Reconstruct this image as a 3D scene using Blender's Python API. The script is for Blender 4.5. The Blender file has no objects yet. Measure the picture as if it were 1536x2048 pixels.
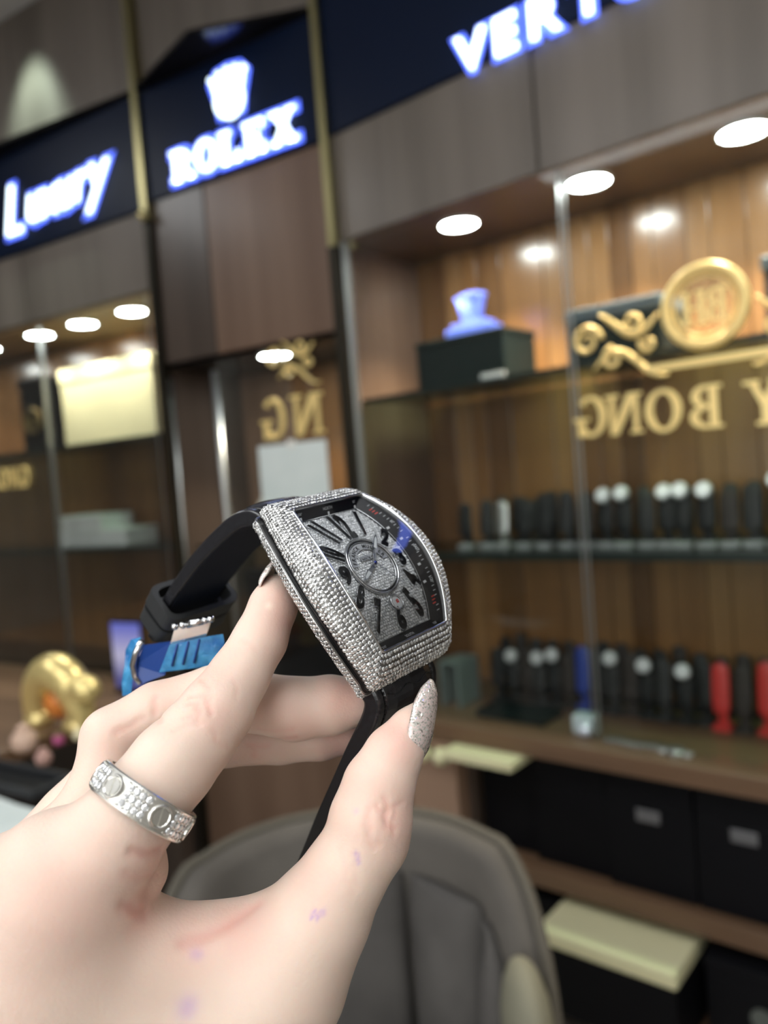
import bpy, bmesh, math, random
import numpy as np
from mathutils import Vector, Matrix, noise

random.seed(7)
rng = np.random.default_rng(7)
SC = bpy.context.scene
COL = SC.collection
PI = math.pi

# ------------------------------------------------------------------ camera
FPX, CX, CY = 1560.0, 768.0, 1024.0            # focal length in pixels of the 1536 x 2048 frame
ROLL, PITCH = math.radians(4.57), math.radians(2.5)
CAM = np.array([0.0, 0.0, 1.45])
_h = np.array([1.0, 0, 0])
FW = np.array([0, math.cos(PITCH), -math.sin(PITCH)])
_u = np.array([0, math.sin(PITCH), math.cos(PITCH)])
RT = _h * math.cos(ROLL) - _u * math.sin(ROLL)
UP = _u * math.cos(ROLL) + _h * math.sin(ROLL)

cd = bpy.data.cameras.new('camera')
cam = bpy.data.objects.new('camera', cd)
COL.objects.link(cam)
M = Matrix.Identity(4)
for i in range(3):
    M[i][0], M[i][1], M[i][2], M[i][3] = RT[i], UP[i], -FW[i], CAM[i]
cam.matrix_world = M
cd.sensor_fit = 'VERTICAL'
cd.lens = 5.7
cd.sensor_height = 5.7 * 2048 / FPX
cd.clip_start = 0.01
cd.clip_end = 50
cd.dof.use_dof = True
cd.dof.focus_distance = 0.173
cd.dof.aperture_fstop = 2.3
SC.camera = cam

# ------------------------------------------------------------------ world, view
w = bpy.data.worlds.new('world')
SC.world = w
w.use_nodes = True
w.node_tree.nodes['Background'].inputs[0].default_value = (0.9, 0.95, 1.0, 1)
w.node_tree.nodes['Background'].inputs[1].default_value = 0.3
SC.view_settings.view_transform = 'Standard'
SC.view_settings.look = 'None'
SC.view_settings.gamma = 1.0
SC.view_settings.use_curve_mapping = False
SC.view_settings.exposure = 0.0
ADDED_WINDOW_W = 3.2         # emission of the unseen window pane added behind the viewer
ADDED_PENDANT_W = 4.0       # emission of the unseen pendant added to brighten the hand
ADDED_PANEL_W = 7.0          # emission of the ceiling panels added out of view
SPOT_W = 36.0          # cabinet downlights (watts)
SC.cycles.max_bounces = 8
SC.cycles.diffuse_bounces = 3
SC.cycles.glossy_bounces = 4
SC.cycles.transmission_bounces = 6
SC.cycles.transparent_max_bounces = 12
SC.cycles.sample_clamp_indirect = 6.0
SC.cycles.caustics_reflective = False
SC.cycles.caustics_refractive = False


# ------------------------------------------------------------------ geometry helpers
def ray(x, y):
    return RT * (x - CX) / FPX - UP * (y - CY) / FPX + FW


def mm2w(q):
    """camera millimetres (X right, Y down, Z forward) to world metres"""
    q = np.atleast_2d(np.asarray(q, float)) * 0.001
    return CAM + q[:, :1] * RT - q[:, 1:2] * UP + q[:, 2:3] * FW


class Frame:
    """vertical wall frame: a runs right along the wall, w into the wall, z up"""
    def __init__(s, vp, O):
        d = ray(*vp)
        d[2] = 0
        d /= np.linalg.norm(d)
        s.u = -d
        s.n = np.array([d[1], -d[0], 0])
        s.O = np.array([O[0], O[1], 0.0])
        m = Matrix.Identity(4)
        for i in range(3):
            m[i][0], m[i][1], m[i][2], m[i][3] = s.u[i], s.n[i], (0, 0, 1)[i], s.O[i]
        s.m = m

    def pt(s, a, wv, z):
        return s.O + s.u * a + s.n * wv + np.array([0, 0, z])


O1 = CAM + ray(692, 962) * 2.16
F1 = Frame((-1100, 1105), O1)      # right-hand cabinet wall
F2 = Frame((-1840, 1164), O1)      # left-hand cabinet wall


class MB:
    def __init__(s):
        s.v, s.f = [], []

    def add(s, vs, fs):
        n = len(s.v)
        s.v += [tuple(float(c) for c in p) for p in vs]
        s.f += [tuple(int(i) + n for i in q) for q in fs]
        return s

    def box(s, x0, x1, y0, y1, z0, z1):
        return s.add([(x0, y0, z0), (x1, y0, z0), (x1, y1, z0), (x0, y1, z0), (x0, y0, z1), (x1, y0, z1), (x1, y1, z1), (x0, y1, z1)],
                     [(0, 3, 2, 1), (4, 5, 6, 7), (0, 1, 5, 4), (1, 2, 6, 5), (2, 3, 7, 6), (3, 0, 4, 7)])

    def prism(s, pts, y0, y1):
        """outline pts (x,z) pushed from y0 (front) to y1"""
        n = len(pts)
        vs = [(p[0], y0, p[1]) for p in pts] + [(p[0], y1, p[1]) for p in pts]
        fs = [tuple(range(n)), tuple(range(2 * n - 1, n - 1, -1))]
        fs += [(i, n + i, n + (i + 1) % n, (i + 1) % n) for i in range(n)]
        return s.add(vs, fs)

    def slab(s, pts, z0, z1):
        n = len(pts)
        vs = [(p[0], p[1], z0) for p in pts] + [(p[0], p[1], z1) for p in pts]
        fs = [tuple(range(n - 1, -1, -1)), tuple(range(n, 2 * n))]
        fs += [(i, (i + 1) % n, n + (i + 1) % n, n + i) for i in range(n)]
        return s.add(vs, fs)

    def lathe(s, prof, c=(0, 0, 0), n=24):
        """profile [(r,z)] about z"""
        vs, fs = [], []
        m = len(prof)
        for i in range(n):
            a = 2 * PI * i / n
            for r, z in prof:
                vs.append((c[0] + r * math.cos(a), c[1] + r * math.sin(a), c[2] + z))
        for i in range(n):
            j = (i + 1) % n
            for k in range(m - 1):
                fs.append((i * m + k, j * m + k, j * m + k + 1, i * m + k + 1))
        return s.add(vs, fs)

    def tube(s, pts, r, n=10, closed=False, cap=True):
        pts = [Vector(p) for p in pts]
        rs = r if hasattr(r, '__len__') else [r] * len(pts)
        m = len(pts)
        vs, fs = [], []
        ref = None
        for i, p in enumerate(pts):
            if closed:
                t = (pts[(i + 1) % m] - pts[i - 1]).normalized()
            else:
                t = (pts[min(i + 1, m - 1)] - pts[max(i - 1, 0)]).normalized()
            if ref is None:
                ref = Vector((0, 0, 1)) if abs(t.z) < .9 else Vector((1, 0, 0))
            a = (ref - t * ref.dot(t)).normalized()
            ref = a
            b = t.cross(a)
            for k in range(n):
                an = 2 * PI * k / n
                vs.append(p + (a * math.cos(an) + b * math.sin(an)) * rs[i])
        for i in range(m if closed else m - 1):
            j = (i + 1) % m
            for k in range(n):
                l = (k + 1) % n
                fs.append((i * n + k, i * n + l, j * n + l, j * n + k))
        if cap and not closed:
            fs.append(tuple(range(n - 1, -1, -1)))
            fs.append(tuple(range((m - 1) * n, m * n)))
        return s.add(vs, fs)

    def grid(s, P, closed_u=False, closed_v=False):
        """P[i][j] lattice of points"""
        P = np.asarray(P, float)
        a, b = P.shape[:2]
        fs = []
        for i in range(a if closed_u else a - 1):
            for j in range(b if closed_v else b - 1):
                i2, j2 = (i + 1) % a, (j + 1) % b
                fs.append((i * b + j, i2 * b + j, i2 * b + j2, i * b + j2))
        return s.add(P.reshape(-1, 3), fs)

    def sphere(s, c, r, n=14, sx=1, sy=1, sz=1):
        vs, fs = [], []
        m = n // 2
        for i in range(m + 1):
            t = PI * i / m
            for k in range(n):
                a = 2 * PI * k / n
                vs.append((c[0] + sx * r * math.sin(t) * math.cos(a), c[1] + sy * r * math.sin(t) * math.sin(a), c[2] + sz * r * math.cos(t)))
        for i in range(m):
            for k in range(n):
                l = (k + 1) % n
                fs.append((i * n + k, (i + 1) * n + k, (i + 1) * n + l, i * n + l))
        return s.add(vs, fs)

    def mesh(s, name, smooth=False, shift=(0, 0, 0)):
        me = bpy.data.meshes.new(name)
        me.from_pydata([(v[0] - shift[0], v[1] - shift[1], v[2] - shift[2]) for v in s.v], [], s.f)
        bm = bmesh.new()
        bm.from_mesh(me)
        bmesh.ops.remove_doubles(bm, verts=bm.verts, dist=1e-7)
        bmesh.ops.recalc_face_normals(bm, faces=bm.faces)
        bm.to_mesh(me)
        bm.free()
        if smooth:
            me.polygons.foreach_set('use_smooth', [True] * len(me.polygons))
        return me


def link(name, me, mat, parent=None):
    o = bpy.data.objects.new(name, me)
    COL.objects.link(o)
    if mat is not None and len(me.materials) == 0:
        me.materials.append(mat)
    if parent is not None:
        o.parent = parent
    return o


def tag(o, label=None, cat=None, group=None, kind=None):
    for k, v in (('label', label), ('category', cat), ('group', group), ('kind', kind)):
        if v:
            o[k] = v
    return o


class Thing:
    """an Empty at the base of a thing, with parts given in the coordinates of a frame"""
    def __init__(s, name, label, cat, base=(0, 0, 0), frame=None, group=None, kind=None):
        s.e = bpy.data.objects.new(name, None)
        s.e.empty_display_size = .02
        COL.objects.link(s.e)
        s.base = Vector(base)
        s.e.matrix_world = (frame.m if frame else Matrix.Identity(4)) @ Matrix.Translation(s.base)
        tag(s.e, label, cat, group, kind)

    def part(s, name, mb, mat, bevel=0, smooth=False, parent=None, label=None, kind=None):
        me = mb.mesh(name, smooth, s.base) if isinstance(mb, MB) else mb
        o = link(name, me, mat, parent or s.e)
        if bevel:
            b = o.modifiers.new('bevel', 'BEVEL')
            b.width = bevel
            b.segments = 2
            b.limit_method = 'ANGLE'
        tag(o, label, None, None, kind)
        return o


def structure(name, mb, mat, frame=None):
    o = link(name, mb.mesh(name), mat)
    if frame:
        o.matrix_world = frame.m
    o['kind'] = 'structure'
    return o


def copy_tree(e, matrix, label=None, group=None):
    r = e.copy()
    COL.objects.link(r)
    r.matrix_world = matrix
    if label:
        r['label'] = label
    if group:
        r['group'] = group
    for ch in list(e.children):
        c = ch.copy()
        COL.objects.link(c)
        c.parent = r
        for g in list(ch.children):
            k = g.copy()
            COL.objects.link(k)
            k.parent = c
    return r


def text_mesh(body, size=1.0, extrude=0.0, offset=0.0, bevel=0.0, mirror=False, shear=0.0, res=4):
    """outline lettering as a mesh in x (right), y (up), z (out), centred"""
    cu = bpy.data.curves.new('lettering', 'FONT')
    cu.body = body
    cu.size = size
    cu.extrude = extrude
    cu.offset = offset
    cu.bevel_depth = bevel
    cu.bevel_resolution = 0
    cu.shear = shear
    cu.resolution_u = res
    cu.align_x = 'CENTER'
    o = bpy.data.objects.new('lettering', cu)
    COL.objects.link(o)
    dg = bpy.context.evaluated_depsgraph_get()
    me = bpy.data.meshes.new_from_object(o.evaluated_get(dg))
    bpy.data.objects.remove(o)
    bpy.data.curves.remove(cu)
    V = np.array([v.co[:] for v in me.vertices])
    fs = [tuple(p.vertices) for p in me.polygons]
    bpy.data.meshes.remove(me)
    lo, hi = V.min(0), V.max(0)
    V[:, 0] -= (lo[0] + hi[0]) / 2
    if mirror:
        V[:, 0] *= -1
    return V, fs


# ------------------------------------------------------------------ materials
MATS = {}


def mat(name, col, rough=.5, metal=0.0, spec=.5, emit=None, estr=0, trans=0, ior=1.45, coat=0, sss=0, sheen=0, alpha=1):
    m = bpy.data.materials.new(name)
    m.use_nodes = True
    b = m.node_tree.nodes['Principled BSDF']
    b.inputs['Base Color'].default_value = (*col, 1)
    b.inputs['Roughness'].default_value = rough
    b.inputs['Metallic'].default_value = metal
    b.inputs['Specular IOR Level'].default_value = spec
    b.inputs['IOR'].default_value = ior
    b.inputs['Transmission Weight'].default_value = trans
    b.inputs['Coat Weight'].default_value = coat
    b.inputs['Sheen Weight'].default_value = sheen
    if emit:
        b.inputs['Emission Color'].default_value = (*emit, 1)
        b.inputs['Emission Strength'].default_value = estr
    MATS[name] = m
    return m


def nd(m, t, **k):
    n = m.node_tree.nodes.new(t)
    for a, v in k.items():
        setattr(n, a, v)
    return n


def lk(m, a, b):
    m.node_tree.links.new(a, b)


def bs(m):
    return m.node_tree.nodes['Principled BSDF']


def noise_col(m, c1, c2, scale, detail=4, stretch=(1, 1, 1), lo=.35, hi=.65, bump=0, coord='Object', dist=.002):
    tc = nd(m, 'ShaderNodeTexCoord')
    mp = nd(m, 'ShaderNodeMapping')
    mp.inputs['Scale'].default_value = stretch
    nz = nd(m, 'ShaderNodeTexNoise')
    nz.inputs['Scale'].default_value = scale
    nz.inputs['Detail'].default_value = detail
    rp = nd(m, 'ShaderNodeValToRGB')
    rp.color_ramp.elements[0].position, rp.color_ramp.elements[1].position = lo, hi
    rp.color_ramp.elements[0].color, rp.color_ramp.elements[1].color = (*c1, 1), (*c2, 1)
    lk(m, tc.outputs[coord], mp.inputs[0])
    lk(m, mp.outputs[0], nz.inputs['Vector'])
    lk(m, nz.outputs['Fac'], rp.inputs[0])
    lk(m, rp.outputs[0], bs(m).inputs['Base Color'])
    if bump:
        bp = nd(m, 'ShaderNodeBump')
        bp.inputs['Strength'].default_value = bump
        bp.inputs['Distance'].default_value = dist
        lk(m, nz.outputs['Fac'], bp.inputs['Height'])
        lk(m, bp.outputs[0], bs(m).inputs['Normal'])
    return m


def wood(name, c1, c2, rough=.35, coat=0, scale=9):
    m = mat(name, c1, rough, coat=coat)
    bs(m).inputs['Coat Roughness'].default_value = .19
    return noise_col(m, c1, c2, scale, 5, (1, 1, .06), .3, .7, .05)


def glass(name, tint=(1, 1, 1), rough=0.02, strength=1.0):
    """thin clear sheet: transparent with a Fresnel reflection"""
    m = bpy.data.materials.new(name)
    m.use_nodes = True
    nt = m.node_tree
    nt.nodes.remove(nt.nodes['Principled BSDF'])
    out = nt.nodes['Material Output']
    tr = nd(m, 'ShaderNodeBsdfTransparent')
    tr.inputs[0].default_value = (*tint, 1)
    gl = nd(m, 'ShaderNodeBsdfGlossy')
    gl.inputs['Roughness'].default_value = rough
    fr = nd(m, 'ShaderNodeFresnel')
    fr.inputs[0].default_value = 1.5
    mu = nd(m, 'ShaderNodeMath', operation='MULTIPLY')
    mu.inputs[1].default_value = strength
    mx = nd(m, 'ShaderNodeMixShader')
    lk(m, fr.outputs[0], mu.inputs[0])
    lk(m, mu.outputs[0], mx.inputs[0])
    lk(m, tr.outputs[0], mx.inputs[1])
    lk(m, gl.outputs[0], mx.inputs[2])
    lk(m, mx.outputs[0], out.inputs['Surface'])
    return m


M_wood_fascia = wood('walnut_laminate', (.118, .098, .080), (.185, .156, .130), .45, .1)
M_wood_brown = wood('brown_laminate', (.13, .075, .048), (.20, .125, .085), .4, .2)
M_wood_dark = wood('dark_laminate', (.05, .036, .028), (.09, .066, .052), .3, .2)
M_back = [wood('cabinet_back_%s' % t, a, b, .25, .55) for t, a, b in
          (('amber', (.155, .070, .023), (.26, .130, .050)), ('umber', (.10, .045, .016), (.17, .083, .032)), ('honey', (.20, .098, .036), (.30, .160, .067)))]
M_soffit = wood('soffit_brown', (.09, .05, .03), (.14, .08, .05), .3, .2)
M_counter = noise_col(mat('counter_walnut', (.2, .12, .07), .4, coat=.1), (.115, .066, .038), (.20, .118, .068), 9, 5, (.06, 1, 1))
M_navy = mat('navy_gloss', (.005, .010, .028), .35, spec=.15)
M_black_gloss = mat('black_gloss', (.006, .005, .005), .15, spec=.2)
M_blackbox = mat('black_card', (.006, .006, .0075), .5, spec=.12)
M_darkgreen = mat('dark_green_card', (.008, .016, .016), .45, spec=.2)
M_brass = mat('brass', (.36, .32, .165), .32, 1.0)
M_gold = mat('gold_sticker', (.98, .74, .30), .4, .3)
M_steel = mat('polished_steel', (.72, .73, .74), .14, 1.0)
M_alu = mat('brushed_aluminium', (.42, .43, .42), .4, 1.0)
M_white = mat('white_plastic', (.75, .77, .75), .4)
M_paper = noise_col(mat('paper', (.8, .84, .8), .7), (.66, .74, .72), (.76, .82, .80), 6)
M_cream = mat('cream_card', (.78, .74, .46), .6)
M_trim = mat('dark_bronze', (.03, .026, .018), .35, .6)
M_led = mat('led_white', (1, 1, 1), .5, emit=(.94, 1, .98), estr=90)
M_letter = mat('lit_acrylic_white', (.9, .9, 1), .4, emit=(.72, .90, 1), estr=3.2)
M_halo = mat('lit_acrylic_blue', (.1, .15, .6), .4, emit=(.07, .13, .85), estr=2.4)
M_wallpaint = noise_col(mat('wall_paint', (.7, .68, .64), .8), (.30, .28, .25), (.36, .34, .31), 3)
M_ceil = mat('ceiling_paint', (.62, .61, .6), .85)
M_added_panel = mat('added_light_panel', (1, 1, 1), .5, emit=(.97, .99, 1), estr=ADDED_PANEL_W)
M_added_pendant = mat('added_pendant_diffuser', (1, 1, 1), .5, emit=(.97, .99, 1), estr=ADDED_PENDANT_W)
M_added_pane = mat('added_glow_pane', (1, 1, 1), .3, emit=(.98, 1, .99), estr=ADDED_WINDOW_W)
M_floor = noise_col(mat('floor_tile', (.35, .32, .28), .25), (.30, .27, .24), (.40, .37, .33), 5)
M_glassdoor = glass('door_glass', (.97, .985, .975), .03, .35)
M_glassshelf = glass('shelf_glass', (.50, .62, .56), .05, 1.0)
M_glassedge = mat('glass_edge', (.006, .014, .012), .3)
M_crystal = glass('sapphire_crystal', (.97, .975, .985), .0, .9)

# ------------------------------------------------------------------ room shell (aligned with the right-hand cabinet wall)
CEIL = 3.15
structure('floor', MB().box(-4.2, 2.9, -3.3, .6, -.05, 0), M_floor, F1)
structure('ceiling', MB().box(-4.2, 2.9, -3.3, .6, CEIL, CEIL + .06), M_ceil, F1)
structure('wall_front', MB().box(-.06, 2.9, .40, .48, 0, CEIL), M_wood_dark, F1)
structure('wall_left', MB().box(-4.0, .10, .40, .48, 0, CEIL), M_wood_dark, F2)
structure('wall_right', MB().box(2.6, 2.68, -3.3, .4, 0, CEIL), M_wallpaint, F1)
wb = MB().box(-4.2, .3, -3.3, -3.22, 0, CEIL).box(.3, 2.6, -3.3, -3.22, 0, .9).box(.3, 2.6, -3.3, -3.22, 2.45, CEIL)
structure('wall_back', wb, M_wallpaint, F1)
# unseen window added behind the viewer, its glowing pane lights the hand
wn = MB()
for x0 in (.3, 1.04, 1.80, 2.55):
    wn.box(x0, x0 + .05, -3.29, -3.2, .9, 2.45)
for z0 in (.9, 2.40):
    wn.box(.3, 2.6, -3.285, -3.205, z0, z0 + .05)
structure('added_window_1', wn, M_alu, F1)
structure('added_window_2', MB().box(.3, 2.6, -3.27, -3.26, .9, 2.45), M_added_pane, F1)
structure('wall_side', MB().box(-4.2, -4.12, -3.22, .6, 0, CEIL), M_wallpaint, F1)

# unseen ceiling panels and pendant, added to light the hand and watch
for i, (a, wv, z, sx, sy, dm, lab) in enumerate([(-1.7, -1.9, CEIL, .30, .60, M_added_panel, 'added flat white ceiling light panel above the side table'),
                                          (2.0, -1.5, CEIL, .30, .60, M_added_panel, 'added flat white ceiling light panel towards the right wall'),
                                          (.2, -2.5, CEIL, .90, .30, M_added_panel, 'added flat white ceiling light panel near the back wall'),
                                          (1.62, -2.25, 2.40, .50, .25, M_added_pendant, 'long white pendant light added behind the viewer')]):
    t = Thing('added_ceiling_light' if z == CEIL else 'added_pendant_light', lab, 'light', (a, wv, z), F1)
    fr = MB()
    for x0, x1, y0, y1 in ((-sx - .03, sx + .03, -sy - .03, -sy), (-sx - .03, sx + .03, sy, sy + .03), (-sx - .03, -sx, -sy, sy), (sx, sx + .03, -sy, sy)):
        fr.box(a + x0, a + x1, wv + y0, wv + y1, z - .03, z)
    t.part('light_frame', fr, M_white)
    t.part('diffuser', MB().box(a - sx, a + sx, wv - sy, wv + sy, z - .02, z - .002), dm)
    if z != CEIL:
        for q in (-sx * .8, sx * .8):
            t.part('hanging_rod', MB().tube([(a + q, wv + sy + .015, z - .002), (a + q, wv + sy + .015, CEIL)], .006, 8), M_alu)


def spot(F, a, wv, z, watts, aim=(0, 0, -1), size=100, blend=.6, rad=.03, col=(1, .86, .66)):
    l = bpy.data.lights.new('downlight_beam', 'SPOT')
    l.energy = watts
    l.spot_size = math.radians(size)
    l.spot_blend = blend
    l.shadow_soft_size = rad
    l.color = col
    o = bpy.data.objects.new('downlight_beam', l)
    COL.objects.link(o)
    d = F.u * aim[0] + F.n * aim[1] + np.array([0, 0, aim[2]])
    o.location = F.pt(a, wv, z)
    o.rotation_euler = Vector(d).to_track_quat('-Z', 'Y').to_euler()


def downlight(T, F, a, wv, z, watts, r=.047):
    """recessed lamp in a soffit: trim ring, and a lit lens inside it"""
    ring = MB().lathe([(r + .006, 0), (r + .006, -.004), (r, -.006), (r, 0)], (a, wv, z), 24)
    o = T.part('downlight', ring, M_white, smooth=False)
    T.part('lamp_lens', MB().lathe([(0, -.003), (r, -.004)], (a, wv, z), 24), M_led, parent=o)
    spot(F, a, wv, z - .02, watts)


def letters(T, F, word, specs, fmat, hmat=None, w0=0.0, thick=.012, halo=.006, shear=0, mirror=False, name='letter', offset=.0):
    """specs: list of (a centre, z baseline, size, x stretch); every letter a part of its own"""
    for ch, (a, z, size, sx) in zip(word, specs):
        V, fs = text_mesh(ch, 1, 0, offset, 0, mirror, shear)
        V[:, 0] *= size * sx
        V[:, 1] *= size
        mb = MB()
        n = len(V)
        front = [(a + p[0], w0 - thick, z + p[1]) for p in V]
        mb.add(front, fs)
        back = [(a + p[0], w0, z + p[1]) for p in V]
        mb.add(back, [f[::-1] for f in fs])
        edges = {}
        for f in fs:
            for i in range(len(f)):
                e = (f[i], f[(i + 1) % len(f)])
                edges[tuple(sorted(e))] = edges.get(tuple(sorted(e)), []) + [e]
        mb.f += [(e[0][0], e[0][1], e[0][1] + n, e[0][0] + n) for e in edges.values() if len(e) == 1]
        o = T.part(name, mb, fmat)
        if hmat:
            V, fs = text_mesh(ch, 1, 0, halo / size, 0, mirror, shear)
            hb = MB()
            hb.add([(a + p[0] * size * sx, w0 - .002, z + p[1] * size) for p in V], fs)
            T.part('letter_halo', hb, hmat, parent=o, label='blue glowing edge')


def serif_letter(ch):
    """block serif capitals in a unit box: list of outlines"""
    def bar(x0, x1, y0, y1):
        return [(x0, y0), (x1, y0), (x1, y1), (x0, y1)]

    def ringp(cx, cy, rx, ry, t, a0=0, a1=360, n=22):
        o = [(cx + rx * math.cos(math.radians(a0 + (a1 - a0) * i / n)), cy + ry * math.sin(math.radians(a0 + (a1 - a0) * i / n))) for i in range(n + 1)]
        q = [(cx + (rx - t) * math.cos(math.radians(a0 + (a1 - a0) * i / n)), cy + (ry - t * .45) * math.sin(math.radians(a0 + (a1 - a0) * i / n))) for i in range(n + 1)]
        return [[o[i], o[i + 1], q[i + 1], q[i]] for i in range(n)]
    L = []
    if ch == 'R':
        L = [bar(.12, .34, 0, 1), bar(0, .46, 0, .08), bar(0, .4, .92, 1)] + ringp(.4, .72, .42, .28, .22, -90, 90) + [bar(.3, .42, .92, 1), bar(.3, .42, .44, .52), [(.42, .46), (.62, .46), (.98, 0), (.74, 0)], bar(.7, 1.04, 0, .08)]
    elif ch == 'O':
        L = ringp(.5, .5, .5, .52, .22)
    elif ch == 'L':
        L = [bar(.12, .34, 0, 1), bar(0, .48, .92, 1), bar(0, .86, 0, .08), [(.86, 0), (.86, .3), (.78, .3), (.66, .08), (.66, 0)]]
    elif ch == 'E':
        L = [bar(.12, .34, 0, 1), bar(0, .86, .92, 1), bar(0, .88, 0, .08), bar(.3, .62, .46, .54), bar(.56, .64, .36, .64), [(.88, 0), (.88, .28), (.8, .28), (.7, .08), (.7, 0)], [(.86, 1), (.7, 1), (.7, .92), (.78, .74), (.86, .74)]]
    elif ch == 'X':
        L = [[(.1, 1), (.36, 1), (.92, 0), (.66, 0)], [(.74, 1), (.88, 1), (.26, 0), (.12, 0)], bar(0, .46, .93, 1), bar(.62, .98, .93, 1), bar(0, .38, 0, .07), bar(.54, 1.02, 0, .07)]
    elif ch == 'Y':
        L = [bar(.39, .61, 0, .5), bar(.26, .74, 0, .08), [(.06, 1), (.32, 1), (.61, .48), (.39, .42)], [(.74, 1), (.9, 1), (.61, .42), (.5, .5)], bar(-.04, .42, .92, 1), bar(.64, 1.02, .92, 1)]
    elif ch == 'B':
        L = [bar(.12, .34, 0, 1), bar(0, .46, 0, .08), bar(0, .46, .92, 1), bar(.3, .46, .47, .55)] + ringp(.44, .74, .38, .26, .22, -90, 90) + ringp(.44, .27, .44, .27, .22, -90, 90)
    elif ch == 'N':
        L = [bar(.1, .24, 0, 1), bar(.78, .92, 0, 1), [(.1, 1), (.38, 1), (.92, 0), (.7, 0)], bar(-.02, .34, 0, .08), bar(.64, 1.06, .92, 1), bar(-.02, .3, .92, 1)]
    elif ch == 'G':
        L = ringp(.5, .5, .5, .52, .22, 42, 330) + [bar(.72, .94, 0, .46), bar(.56, 1.06, .40, .48)]
    elif ch == 'H':
        L = [bar(.1, .32, 0, 1), bar(.68, .9, 0, 1), bar(.3, .7, .46, .54), bar(0, .42, .92, 1), bar(0, .42, 0, .08), bar(.58, 1, .92, 1), bar(.58, 1, 0, .08)]
    return L


def serif_part(T, ch, a, z, h, wd, fmat, w0, thick, mirror=False, hmat=None, halo=.007, name='letter'):
    mb, hb = MB(), MB()
    for i, q in enumerate(serif_letter(ch)):
        pts = [((1 - x if mirror else x) * wd + a - wd / 2, z + y * h) for x, y in q]
        dy = i * 2e-5
        mb.prism(pts, w0 - thick - dy, w0 + dy)
        if hmat:
            c = np.mean(pts, 0)
            e = [(p[0] + math.copysign(halo, p[0] - c[0]), p[1] + math.copysign(halo, p[1] - c[1])) for p in pts]
            hb.prism(e, w0 - .003 - dy, w0 - .0005)
    o = T.part(name, mb, fmat)
    if hmat:
        T.part('letter_halo', hb, hmat, parent=o, label='blue glowing edge')
    return o

# ------------------------------------------------------------------ right-hand display cabinet
ZS, ZB, ZC = 2.085, 2.36, .83       # soffit, bottom of the sign boards, counter
cab = Thing('display_cabinet', 'tall walnut display cabinet with glass shelves on the right, under the glowing word on navy', 'cabinet', (.05, 0, 0), F1)
cab.part('fascia_panel', MB().box(.05, .655, -.02, 0, ZS, ZB), M_wood_fascia, .002)
cab.part('fascia_panel', MB().box(.659, 1.42, -.017, 0, ZS, ZB), M_wood_fascia, .002)
cab.part('fascia_panel', MB().box(1.424, 2.4, -.02, 0, ZS, ZB), M_wood_fascia, .002)
cab.part('soffit', MB().box(.05, 2.4, .0, .34, ZS, ZS + .03), M_soffit)
cab.part('side_panel', MB().box(.03, .052, 0, .36, 0, ZS), M_wood_brown)
x = .053
k = 0
while x < 2.38:
    wd = random.choice([.055, .08, .10, .13])
    cab.part('back_plank', MB().box(x, x + wd - .002, .33 + random.uniform(0, .002), .36, ZC, ZS), random.choice(M_back), .0015)
    x += wd
    k += 1
sh = []
for z, th in ((1.668, .008), (1.245, .014)):
    o = cab.part('glass_shelf', MB().box(.056, 2.4, .04, .325, z - th, z), M_glassshelf)
    cab.part('shelf_edge', MB().box(.056, 2.4, .034, .04, z - th - .004, z + .001), M_glassedge, parent=o)
for a in (.353, .708, 1.04, 1.38, 1.72):
    downlight(cab, F1, a, .12, ZS, SPOT_W)
for a0, a1 in ((.075, .698), (.706, 1.40), (1.408, 2.1)):
    o = cab.part('glass_door', MB().box(a0, a1, -.012, -.006, ZC + .005, ZS - .004), M_glassdoor)
    for q in (a0, a1 - .005):
        cab.part('door_edge', MB().box(q, q + .003, -.0125, -.0055, ZC + .005, ZS - .004), M_alu, parent=o)
cab.part('door_jamb', MB().box(.052, .074, -.02, .0, ZC, ZS), M_alu, .002)

sg = Thing('lit_sign', 'navy sign board with glowing white capital letters starting with V', 'sign', (.06, -.02, ZB), F1)
sg.part('sign_board', MB().box(.06, 2.4, -.03, .0, ZB, CEIL - .02), M_navy, .002)
letters(sg, F1, 'VERTU', [(.522, 2.352, .112, 1.12), (.612, 2.352, .112, 1.12), (.708, 2.352, .112, 1.12), (.803, 2.352, .112, 1.12), (.90, 2.352, .112, 1.12)], M_letter, M_halo, -.034, .012, .011, offset=.012)

sg.part('added_lit_bar', MB().box(1.40, 2.05, -.046, -.034, 2.47, 2.58), mat('added_bar_blue', (.1, .15, .6), .4, emit=(.12, .20, .95), estr=6), .004, label='added glowing blue bar, out of view')  # unseen bar added for the blue streak mirrored in the watch crystal

# gold mirrored lettering stuck on the inside of the right-hand doors
gs = Thing('gold_lettering', 'gold reversed letters and ringed monogram on the right-hand glass doors', 'sign', (.7, -.004, 1.5), F1)
GW = -.0135
for ch, a, wd in (('G', .738, .070), ('N', .812, .074), ('O', .893, .074), ('B', .972, .070), ('Y', 1.085, .076), ('U', 1.17, .07)):
    if ch == 'U':
        continue
    serif_part(gs, ch, a, 1.503 - (a - .738) * .03, .084, wd, M_gold, GW, .004, True)
rp = MB()
C0 = (.985, 1.731)
ringpts = [(C0[0] + .074 * math.cos(2 * PI * i / 48), GW - .003, C0[1] + .074 * math.sin(2 * PI * i / 48)) for i in range(48)]
rp.tube(ringpts, .0105, 8, closed=True)
gs.part('monogram_ring', rp, M_gold, smooth=True)
rp2 = MB().tube([(C0[0] + .057 * math.cos(2 * PI * i / 48), GW - .002, C0[1] + .057 * math.sin(2 * PI * i / 48)) for i in range(48)], .003, 6, closed=True)
gs.part('monogram_ring', rp2, M_gold, smooth=True)
serif_part(gs, 'H', .965, 1.697, .066, .05, M_gold, GW, .004, True)
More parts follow.
